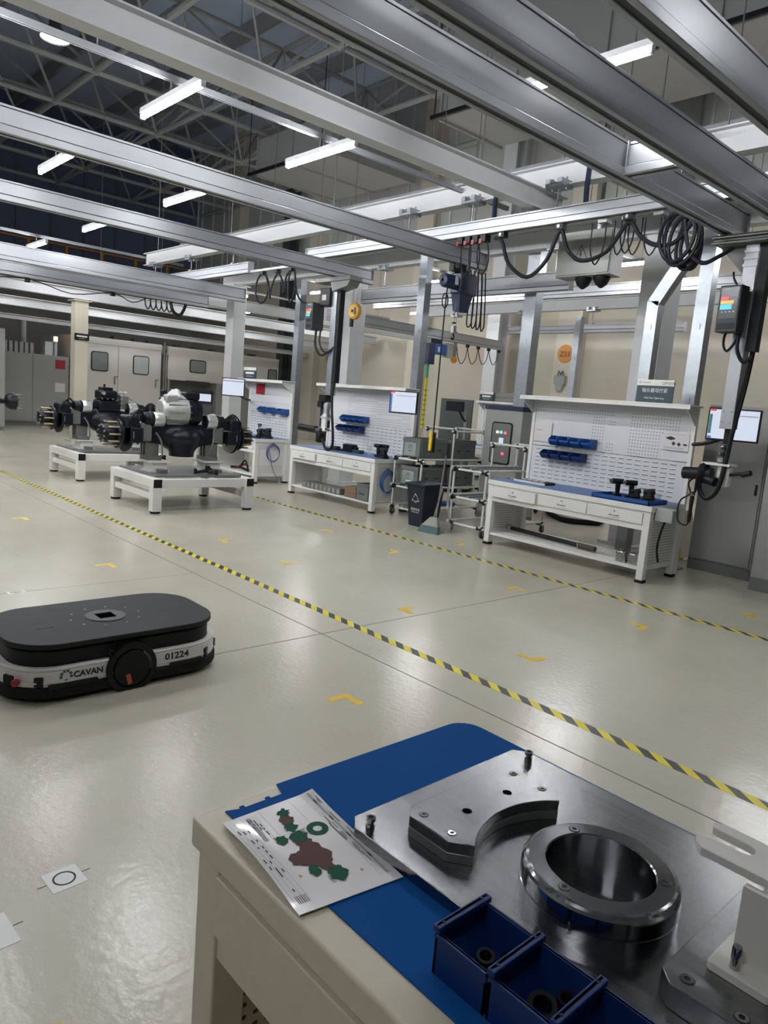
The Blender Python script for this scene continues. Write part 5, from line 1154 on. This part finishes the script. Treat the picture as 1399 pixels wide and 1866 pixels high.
# far bay hoist with sling
t = thing('chain_hoist', 'bright blue chain hoist on the far crane bridge', 'hoist', (-12.7, 13.0, 3.26))
MB().box(-.09, .09, -.05, .35, -.36, -.10).build('gear_case', BLUEP2, t, bevel=.02); MB().box(-.08, .08, -.25, -.03, -.62, -.12).build('chain_bag', NAVY, t); MB().box(-.03, .03, -.1, .2, -.10, -.003).build('trolley', BLACK, t); MB().box(.09, .092, .05, .12, -.3, -.18).build('rating_plate', SWHITE, t)
MB().lathe([(.02, -.03), (.09, -.03), (.09, .03), (.02, .03)], (0, .75, -.42), 'X', 14).build('orange_drum', ORANGE, t); MB().box(-.02, .02, .70, .80, -.33, -.003).build('drum_hanger', STEELD, t); MB().box(-.08, .08, .40, .62, -.40, -.06).build('control_box', CABG, t)
sl = thing('lifting_sling', 'yellow and green lifting sling hanging from the far blue hoist', 'sling', (-12.7, 12.83, 1.055))
MB().box(-.02, .02, -.035, .03, 0, 1.25).build('webbing', SLING, sl); MB().box(-.018, .018, -.03, .035, 1.25, 1.59).build('green_end', mat('green_rope', (.05, .30, .14), .6), sl)
for k in range(8): MB().box(-.0215, .0215, -.036, .031, .12*k+.1, .12*k+.12).build('stitch_band', mat('sling_dark_band', (.10, .10, .03), .7), sl)

# ================================================================== FESTOON CABLES ON THE RAILS
fe = thing('festoon_cable', 'black festoon cable looping under the runway rail to the tool mast', 'cable', (-4.3, 6.72, 3.66))
def loc_(x, z, y=0): return (x+4.3, y, z-3.66)
pts = [(-5.74, 3.61), (-5.63, 3.56), (-5.50, 3.30), (-5.22, 3.135), (-4.98, 3.30), (-4.84, 3.60), (-4.72, 3.38), (-4.53, 3.255), (-4.25, 3.32), (-4.04, 3.58), (-3.90, 3.44), (-3.74, 3.34), (-3.55, 3.33), (-3.42, 3.45), (-3.34, 3.58)]
MB().tube([loc_(x, z) for x, z in pts], .022, n=8).build('cable', CABLE, fe)
for x in (-5.63, -4.84, -4.04): 
    tr_ = MB().box(*[v for v in (x+4.3-.045, x+4.3+.045, -.04, .04, -.06, -.002)]).build('cable_trolley', BLACK, fe); MB().cyl((x+4.3, -.05, -.03), (x+4.3, .05, -.03), .02, n=8).build('trolley_wheel', STEELD, tr_)
cc = thing('cable_coil', 'thick black cable coil tied up beside the touch controller', 'cable', (-3.47, 6.72, 3.45))
for k in range(5):
    a0 = .12*k; w = .17+.018*(k % 3); h = .22+.02*(k % 2)
    MB().tube([((w*math.cos(a))*(1-.12*k)+.03*k-.02, .02*k-.05+.02*math.sin(a*2+k), h*math.sin(a)-.08-.015*k) for a in [2*PI*i/14+a0 for i in range(14)]], .018, n=8, closed=True).build('coil_turn', CABLE, cc)
MB().tube([(0, 0, .13), (.10, -.02, -.2), (.25, -.03, -.33), (.38, .0, -.28), (.48, .05, -.20)], .020, n=8).build('coil_tail', CABLE, cc)
MB().tube([(.0, 0, .21), (-.02, 0, .14), (.02, 0, .10)], .02, n=6).build('coil_tie', CABLE, cc)
th = thing('festoon_cable', 'thin black festoon cables hanging below the middle of the runway rail', 'cable', (-4.1, 6.80, 3.62))
for k, (x, w, d_) in enumerate(((-.32, .08, .40), (-.08, .06, .32), (.0, .07, .31), (.08, .07, .33), (.26, .08, .35), (.46, .09, .36))):
    MB().tube([(x-w, .01*k, .02), (x-w*.95, .01*k, -d_*.6), (x, .01*k, -d_), (x+w*.95, .01*k, -d_*.6), (x+w, .01*k, .02)], .008, n=6).build('cable_loop', CABLE, th)
for x in (-.25, .02, .36): MB().box(x-.05, x+.05, -.07, .04, .0, .038).build('cable_trolley', STEELD, th)
cl = thing('festoon_cable', 'black cable loops at the rail end beside the left tool mast', 'cable', (-10.7, 6.93, 3.60))
MB().tube([(-.35+.27*math.cos(a)*.75, .03, -.22+.24*math.sin(a)) for a in [2*PI*i/14 for i in range(14)]], .016, n=8, closed=True).build('cable_loop', CABLE, cl)
MB().tube([(-.20, 0, .0), (-.08, 0, -.25), (-.05, 0, -.4), (.0, 0, -.2), (.14, 0, -.02), (.28, 0, -.10), (.36, 0, -.35), (.40, 0, -.10), (.50, 0, -.0)], .016, n=8).build('cable', CABLE, cl)
MB().tube([(.58+.10*math.cos(a), 0, -.22+.27*math.sin(a)) for a in [2*PI*i/12 for i in range(12)]], .016, n=8, closed=True).build('cable_loop', CABLE, cl); MB().tube([(.66, .0, -.05), (.75, -.03, -.3), (.95, -.05, -.5), (1.25, -.05, -.55)], .016, n=8).build('cable', CABLE, cl)
MB().box(-.75, 1.5, -.02, .02, .062, .10).build('track', ALU, cl)
for x in (-.3, .14, .55): MB().box(x-.05, x+.05, -.04, .04, .0, .058).build('cable_trolley', BLACK, cl)
ul = thing('festoon_cable', 'row of short black cable loops under the far crane beam', 'cable', (-14.9, 6.9, 3.36))
for k in range(5): MB().tube([(0, -.32+k*.12, -.004), (.02, -.31+k*.12, -.15), (.02, -.26+k*.12, -.22), (.02, -.21+k*.12, -.15), (0, -.20+k*.12, -.004)], .014, n=6).build('cable_loop', CABLE, ul)
MB().tube([(0, .25, -.02), (.04, .3, -.20), (.04, .45, -.25), (0, .55, -.14), (0, .6, -.01)], .035, n=6).build('cable_bunch', CABLE, ul)
sg = thing('sagging_cable', 'thin black cable sagging under the far crane beam', 'cable', (-14.9, 5.0, 3.36)); MB().tube([(.02, -3.0, -.02), (.02, -1.9, -.12), (.02, -.7, -.02), (.02, .1, -.16), (.02, .9, -.02), (.02, 1.3, -.14), (.02, 1.6, -.02)], .010, n=6).build('cable', CABLE, sg)
for y in (-.7, .9): MB().box(-.02, .06, y-.04, y+.04, -.08, -.003).build('cable_trolley', BLACK, sg)
fb = thing('festoon_cable', 'thin cables drooping in arcs under the far crane bridge', 'cable', (-12.7, 14.2, 3.26))
for k in range(4): MB().tube([(0, -.40+k*.42, -.03), (.02, -.33+k*.42, -.35+.03*k), (.02, -.19+k*.42, -.50+.03*k), (.02, -.05+k*.42, -.35+.03*k), (0, .02+k*.42, -.03)], .010, n=6).build('cable_loop', CABLE, fb); MB().box(-.03, .03, -.02+k*.42, .06+k*.42, -.07, -.003).build('cable_trolley', BLACK, fb)
hb_ = thing('cable_clamp_row', 'row of red and black cable clamps beside the chain hoist', 'clamp', (-6.05, 6.72, 3.66))
for k in range(4): MB().box(-.24+k*.12, -.16+k*.12, -.05, .05, -.08, -.002).build('clamp', BLACK, hb_); MB().box(-.25+k*.12, -.21+k*.12, -.055, -.03, -.10, -.05).build('red_tip', mat('red_plastic_tip', (.22, .03, .02), .5), hb_)
for k in range(3): MB().tube([(-.2+k*.13, 0, -.08), (-.18+k*.13, -.01, -.3), (-.10+k*.14, -.02, -.46), (-.03+k*.14, -.01, -.3), (-.06+k*.13, 0, -.08)], .009, n=6).build('cable_loop', CABLE, hb_)

# ================================================================== THINGS ON AND AROUND THE BENCHES
t = thing('tool_tray', 'bright blue tray at the end of the OP1070 bench', 'tray', (-3.87, 7.14, .804))
MB().box(-.33, .33, -.2, .2, 0, .008).build('bottom', BLUEP2, t)
for s in (-1, 1): MB().box(-.33, .33, s*.2, s*.192, 0, .045).build('side', BLUEP2, t); MB().box(s*.33, s*.322, -.2, .2, 0, .045).build('side', BLUEP2, t)
def drill(lab, x, y, z, rz=0):
    t = thing('cordless_driver', lab, 'power tool', (x, y, z), rz)
    MB().box(-.05, .04, -.035, .035, 0, .035).build('battery', BLACK, t, bevel=.006); frus(MB(), -.02, .02, -.018, .018, .03, -.028, .022, -.02, .02, .15).build('grip', BLACK, t, bevel=.006)
    MB().cyl((-.07, 0, .17), (.05, 0, .17), .030, n=12).build('motor_barrel', BLACK, t); MB().cyl((-.10, 0, .17), (-.07, 0, .17), .018, n=10).build('chuck', STEELD, t)
ZT = .813
drill('black cordless driver standing up in the blue tray beside its twin', -4.06, 7.22, ZT, .9); drill('black cordless driver standing up next to the clear cups', -3.92, 7.26, ZT, .9)
def pouch(lab, x, y, z, s=1.0, rz=0):
    t = thing('tool_holster', lab, 'tool', (x, y, z), rz); MB().box(-.07*s, .07*s, -.05*s, .05*s, 0, .03*s).build('foot', BLACK, t, bevel=.006); frus(MB(), -.06*s, .06*s, -.04*s, .04*s, .03*s, -.035*s, .03*s, -.03*s, .03*s, .13*s).build('body', BLACK, t, bevel=.015)
    MB().cyl((-.05*s, -.02*s, .10*s), (.05*s, .02*s, .12*s), .03*s, n=10).build('grip', BLACK, t)
pouch('black tool holster lying in the blue tray', -3.80, 7.14, ZT, .9, .2); pouch('larger black tool holster at the corner of the blue tray', -3.64, 7.12, ZT, 1.05, 0)
for x, lab in ((-3.80, 'clear plastic cup behind the black drivers'), (-3.70, 'clear plastic cup beside the pegboard upright')): tag(MB().lathe([(.001, 0), (.035, 0), (.042, .09), (.040, .09), (.033, .003), (.001, .003)], n=16).build('plastic_cup', CLEAR, None, (x, 7.42, .804)), lab, 'cup')
t = thing('socket_tray', 'black and white socket tray on the left of the OP1070 bench', 'tray', (-5.22, 7.30, .804), -.05); MB().box(-.24, .24, -.10, .10, 0, .025).build('tray', BLACK, t, bevel=.004); MB().box(-.24, .24, -.106, -.10, 0, .022).build('white_edge', WHITE, t)
for k in range(4): MB().box(-.17+k*.09, -.11+k*.09, -.04, .02, .025, .034).build('white_insert', WHITE, t)
MB().box(-.22, .22, .05, .09, .025, .032).build('dark_insert', DKGREY, t)
t = thing('bench_socket_box', 'grey socket box under the corner of the OP1070 bench', 'socket box', (-3.385, 7.06, .66)); MB().box(-.09, .09, -.075, .075, 0, .13).build('box', mat('pale_grey_box', (.36, .38, .37), .5), t, bevel=.006)
MB().tube([(.0, -.03, .0), (-.02, -.05, -.12), (-.03, -.06, -.28), (.0, -.06, -.42)], .012, n=6).build('hanging_cable', CABLE, t)
# lower shelf of OP1070: torque wrench and steel blocks
t = thing('torque_wrench', 'long black torque wrench lying on the lower shelf of OP1070', 'wrench', (-4.70, 7.20, .182))
MB().cyl((-.75, .05, .02), (.30, -.06, .02), .026, n=12).build('shaft', BLACK, t); MB().cyl((.30, -.06, .02), (.52, -.08, .02), .030, n=12).build('grip', mat('dark_brown_grip', (.05, .03, .025), .6), t); MB().cyl((.29, -.06, .02), (.31, -.062, .02), .033, n=12).build('collar', STEELP, t)
MB().lathe([(.02, -.02), (.045, -.015), (.045, .035), (.02, .04)], (-.78, .055, .015), 'Z', 14).build('ratchet_head', STEELD, t)
for x, lab in ((-3.80, 'shiny steel block on the lower shelf beside the torque wrench grip'), (-3.66, 'shiny steel block on the lower shelf beside the bench leg')):
    t = thing('steel_block', lab, 'steel block', (x, 7.04, .155)); MB().box(-.058, .058, -.05, .05, 0, .12).build('block', STEELP, t, bevel=.014); MB().box(-.02, .02, -.052, -.05, .03, .10).build('recess', STEELD, t); MB().cyl((-.02, 0, .12), (-.02, 0, .135), .018, n=10).build('knob', STEELD, t)
# middle bench
drill('black cordless driver standing up on the middle bench beside its twin', -8.05, 7.25, .804); drill('black cordless driver standing up on the middle bench near the monitor', -7.97, 7.32, .804); pouch('black tool holster beside the middle bench drivers', -7.88, 7.20, .804, 1.1)
t = thing('power_tool', 'long black tool lying on the middle bench under the blue bins', 'power tool', (-8.82, 7.36, .804), -.1); MB().box(-.16, .10, -.06, .06, 0, .12).build('case', BLACK, t, bevel=.012); MB().box(.10, .30, -.05, .05, 0, .05).build('base', DKGREY, t, bevel=.006); MB().cyl((.16, 0, .05), (.16, 0, .09), .03, n=10).build('knob', BLACK, t)
t = thing('spray_bottle', 'small clear bottle standing on the middle bench near the monitor', 'bottle', (-8.40, 7.38, .804)); MB().lathe([(.001, 0), (.028, 0), (.03, .10), (.012, .125), (.012, .14)], n=14).build('flask', CLEAR, t); MB().lathe([(.014, .138), (.014, .165), (.004, .175), (.002, .2)], n=10).build('cap', WHITE, t)
t = thing('charger_plate', 'flat black charger lying below the tool on the middle bench', 'charger', (-9.15, 7.30, .804)); MB().box(-.18, .16, -.08, .08, 0, .02).build('plate', BLACK, t, bevel=.004); MB().box(-.10, .08, -.03, .05, .02, .06).build('cradle', DKGREY, t, bevel=.006)
def carton(lab, x, y, z, w, d, h): t = thing('cardboard_box', lab, 'box', (x, y, z)); MB().box(-w/2, w/2, -d/2, d/2, 0, h).build('carton', CARD, t, bevel=.003); MB().box(-w/2-.001, w/2+.001, -d/2-.001, d/2+.001, h-.02, h-.016).build('lid_seam', mat('carton_seam', (.10, .06, .04), .8), t)
carton('brown cardboard box at the bottom of the pair on the middle bench shelf', -8.31, 7.08, .155, .27, .2, .09); carton('brown cardboard box on top of the pair on the middle bench shelf', -8.31, 7.08, .2455, .265, .2, .08)
t = thing('metal_tray', 'long grey ribbed tray on the lower shelf of the middle bench', 'tray', (-9.05, 7.1, .155)); MB().box(-.5, .5, -.12, .12, 0, .10).build('tray', STEELD, t, bevel=.006)
for k in range(9): MB().box(-.46+k*.11, -.40+k*.11, -.126, -.12, .02, .08).build('rib', CABG, t)
t = thing('small_crate', 'grey green crate on the lower shelf beside the cardboard boxes', 'crate', (-8.02, 7.15, .155)); MB().box(-.13, .13, -.18, .18, 0, .24).build('body', CRATE, t, bevel=.006); MB().ring(rrect(-.14, .14, -.19, .19, .012, 2), rrect(-.12, .12, -.17, .17, .012, 2), .225, .25).build('rim', CRATE, t); MB().box(-.07, .05, -.182, -.18, .09, .11).build('print', INK, t)
def hose(lab, x, y, z, r, turns, m, tail):
    t = thing('air_hose', lab, 'hose', (x, y, z))
    for k in range(turns): MB().tube([(.008*k+.01, r*(1-.06*k)*math.cos(a), r*(1.1-.05*k)*math.sin(a)-.01*k) for a in [2*PI*i/16 for i in range(16)]], .006, n=6, closed=True).build('turn', m, t)
    MB().tube(tail, .006, n=6).build('tail', m, t); MB().box(-.008, .03, -.02, .02, r*1.05, r*1.05+.03).build('hook', STEELD, t)
hose('blue air hose coiled on the end panel of the last bench', -10.975, 7.33, .56, .14, 3, CABLEB, [(.02, -.10, .05), (.03, -.06, -.1), (.03, .0, -.3), (.03, .12, -.5), (.03, .05, -.53)])
hose('bright blue air hose coiled on the end panel of the middle bench', -7.77, 7.22, .48, .15, 5, BLUEP2, [(.03, .10, .05), (.03, .13, -.1), (.03, .10, -.2)])
# last bench
t = thing('equipment_case', 'white equipment case stacked on the last bench beside the axle', 'case', (-12.95, 7.28, .80)); MB().box(-.35, .35, -.22, .22, .0, .16).build('lower_case', CABG, t, bevel=.008); MB().box(-.42, .28, -.22, .22, .16, .27).build('upper_case', WHITE, t, bevel=.008); MB().box(.10, .22, -.222, -.22, .19, .23).build('port_panel', CABD, t)
t = thing('paper_stack', 'loose white papers on the white equipment case', 'paper', (-13.0, 7.25, 1.071)); MB().add([(-.25, -.12, 0), (.22, -.14, 0), (.20, .14, .0), (-.22, .13, 0), (-.02, -.02, .045)], [(0, 1, 4), (1, 2, 4), (2, 3, 4), (3, 0, 4), (3, 2, 1, 0)]).build('sheet', PAPER, t, smooth=False)
t = thing('spray_bottle', 'dark trigger spray bottle on the last bench', 'bottle', (-11.55, 7.40, .804)); MB().lathe([(.001, 0), (.045, 0), (.045, .12), (.015, .17), (.015, .19)], n=14).build('flask', CLEAR, t); MB().box(-.06, .03, -.015, .015, .19, .24).box(-.045, -.03, -.012, .012, .12, .19).build('trigger_head', mat('dark_green_trigger', (.02, .06, .06), .5), t)
pouch('round black tool on the right side of the last bench', -11.15, 7.30, .804, 1.3, .3); pouch('round black tool beside another on the last bench', -11.32, 7.26, .804, 1.15, -.2)
t = thing('tool_mat', 'bright blue cloth lying on the last bench', 'cloth', (-11.62, 7.18, .804)); MB().box(-.22, .20, -.1, .12, 0, .012).build('cloth', BLUEP2, t, bevel=.004)
t = thing('bench_cable', 'black cable running off the front of the last bench top', 'cable', (-11.2, 7.05, .812)); MB().tube([(-.35, .12, .002), (-.1, -.02, .002), (.1, -.01, .0), (.19, .02, .0)], .008, n=6).build('cable', CABLE, t)
t = thing('clamp_tool', 'black and red clamp lying on the lower shelf of the last bench', 'clamp', (-11.7, 7.1, .155)); MB().tube([(-.3, 0, .03), (0, .02, .05), (.3, 0, .03)], .025, n=8).build('jaw', BLACK, t); MB().tube([(-.1, 0, .05), (.1, .05, .12), (.25, .02, .10)], .02, n=8).build('red_handle', REDM, t); MB().tube([(.0, 0, .05), (.15, .02, .20), (.30, .0, .04)], .016, n=8).build('frame', BLACK, t)

# ================================================================== FAR BAY BITS
t = thing('zone_sign', 'round orange sign reading Z33 on the cream wall pilaster', 'sign', (-11.42, 16.69, 3.30)); MB().lathe([(.001, -.01), (.24, -.01), (.24, .0)], (0, 0, 0), 'Y', 28).build('disc', mat('orange_sign', (.50, .19, .03), .5), t); text('sign_code', 'Z33', .20, INK, t, (0, -.0115, -.075), FACE_NY, align='CENTER')
t = thing('wall_socket_box', 'small beige wall socket box with cables on the pilaster', 'socket box', (-11.45, 16.6, 2.5)); MB().box(-.17, .17, -.02, .095, 0, .22).build('box', CABG, t, bevel=.01); frus(MB(), -.08, .08, 0, .09, -.18, -.13, .13, -.015, .09, 0).build('hood', CABG, t)
for s in (-1, 1): MB().tube([(s*.10, .03, .22), (s*.06, .03, .34), (s*.0, .03, .24)], .012, n=6).build('cable', DKGREY, t)
t = thing('barrier_rail', 'dark red tubular guard rail in the far bay', 'barrier', (-9.9, 14.6, 0))
MB().tube([(-1.2, 0, 0), (-1.2, 0, 1.85), (-1.0, 0, 2.0), (1.0, 0, 2.0), (1.2, 0, 1.85), (1.2, 0, 0)], .045, n=8, sub=3).build('hoop', REDM, t); MB().tube([(-.15, 0, 1.98), (0, 0, 1.85), (.15, 0, 1.98)], .04, n=8, sub=2).build('brace', REDM, t)
t = thing('fire_cabinet', 'dark red fire cabinet panel behind the electrical cabinet', 'fire cabinet', (-7.98, 11.5, 0)); MB().box(-.14, .14, -.1, .1, 0, 1.98).build('body', REDM, t, bevel=.006); MB().box(-.09, .09, -.103, -.1, 1.72, 1.86).build('print', INKG, t)
t = thing('stacked_beams', 'stack of grey steel beams lying on the far bay bench shelf', 'beam stack', (-10.45, 13.60, 1.859))
for k, (x, z) in enumerate(((-.45, 0), (.45, 0), (-.4, .105), (.5, .105))): MB().box(x-.43, x+.43, -.06, .06, z, z+.10).build('beam', STEELD, t, bevel=.006)
t = thing('dark_panel', 'dark grey panel standing behind the crates in the far bay', 'panel', (-10.2, 11.6, 0)); MB().box(-.75, .15, -.02, .02, 0, 1.82).build('board', mat('dark_green_grey', (.06, .075, .07), .6), t); MB().box(-.78, .18, -.03, .03, 0, .05).build('foot', STEELD, t)
monitor('dark switched off monitor above the far crates', -9.05, 9.95, 1.66, .42, .18, 0, (-9.05, 10.28, 1.40), (('dark_face', (-.95, .95, -.9, .9), SCREENK),))
tag(MB().box(-.03, .03, -.03, .03, 0, 1.6).build('monitor_post', STEELD, None, (-9.05, 10.30, 0)), 'grey post carrying the dark monitor in the far bay', 'post')
t = thing('cream_pedestal', 'cream steel pedestal behind the OP1070 bench', 'pedestal', (-4.15, 8.88, 0)); 
frus(MB(), -.24, .24, -.22, .22, .02, -.14, .14, -.14, .14, .6).build('cone', CREAM, t); MB().box(-.30, .30, -.27, .27, 0, .02).build('base', CREAM, t)
for s in (-1, 1): MB().cyl((s*.26, -.24, .02), (s*.26, -.24, .05), .025, n=6).build('anchor_bolt', YELL, t)
t = thing('robot_arm_tool', 'white slim test column with black levers beside the grey cabinets', 'test column', (-2.10, 8.22, 0)); MB().box(-.04, .04, -.04, .04, .05, 1.35).build('column', WHITE, t, bevel=.006); MB().box(-.06, .06, -.09, .09, 0, .05).build('base', STEELD, t); MB().cyl((-.07, -.33, .62), (.05, -.30, .72), .016, n=8).build('lever', BLACK, t); MB().box(-.02, .02, -.34, .0, .7, .75).build('bracket', BLACK, t)

t = thing('side_table', 'small white side table carrying the white equipment case', 'table', (-12.95, 7.28, 0))
MB().box(-.42, .40, -.26, .26, .76, .80).build('tabletop', WHITE, t, bevel=.004)
for sx in (-1, 1):
    for sy in (-1, 1): MB().box(sx*.38, sx*.34, sy*.25, sy*.21, 0, .76).build('leg', WHITE, t)
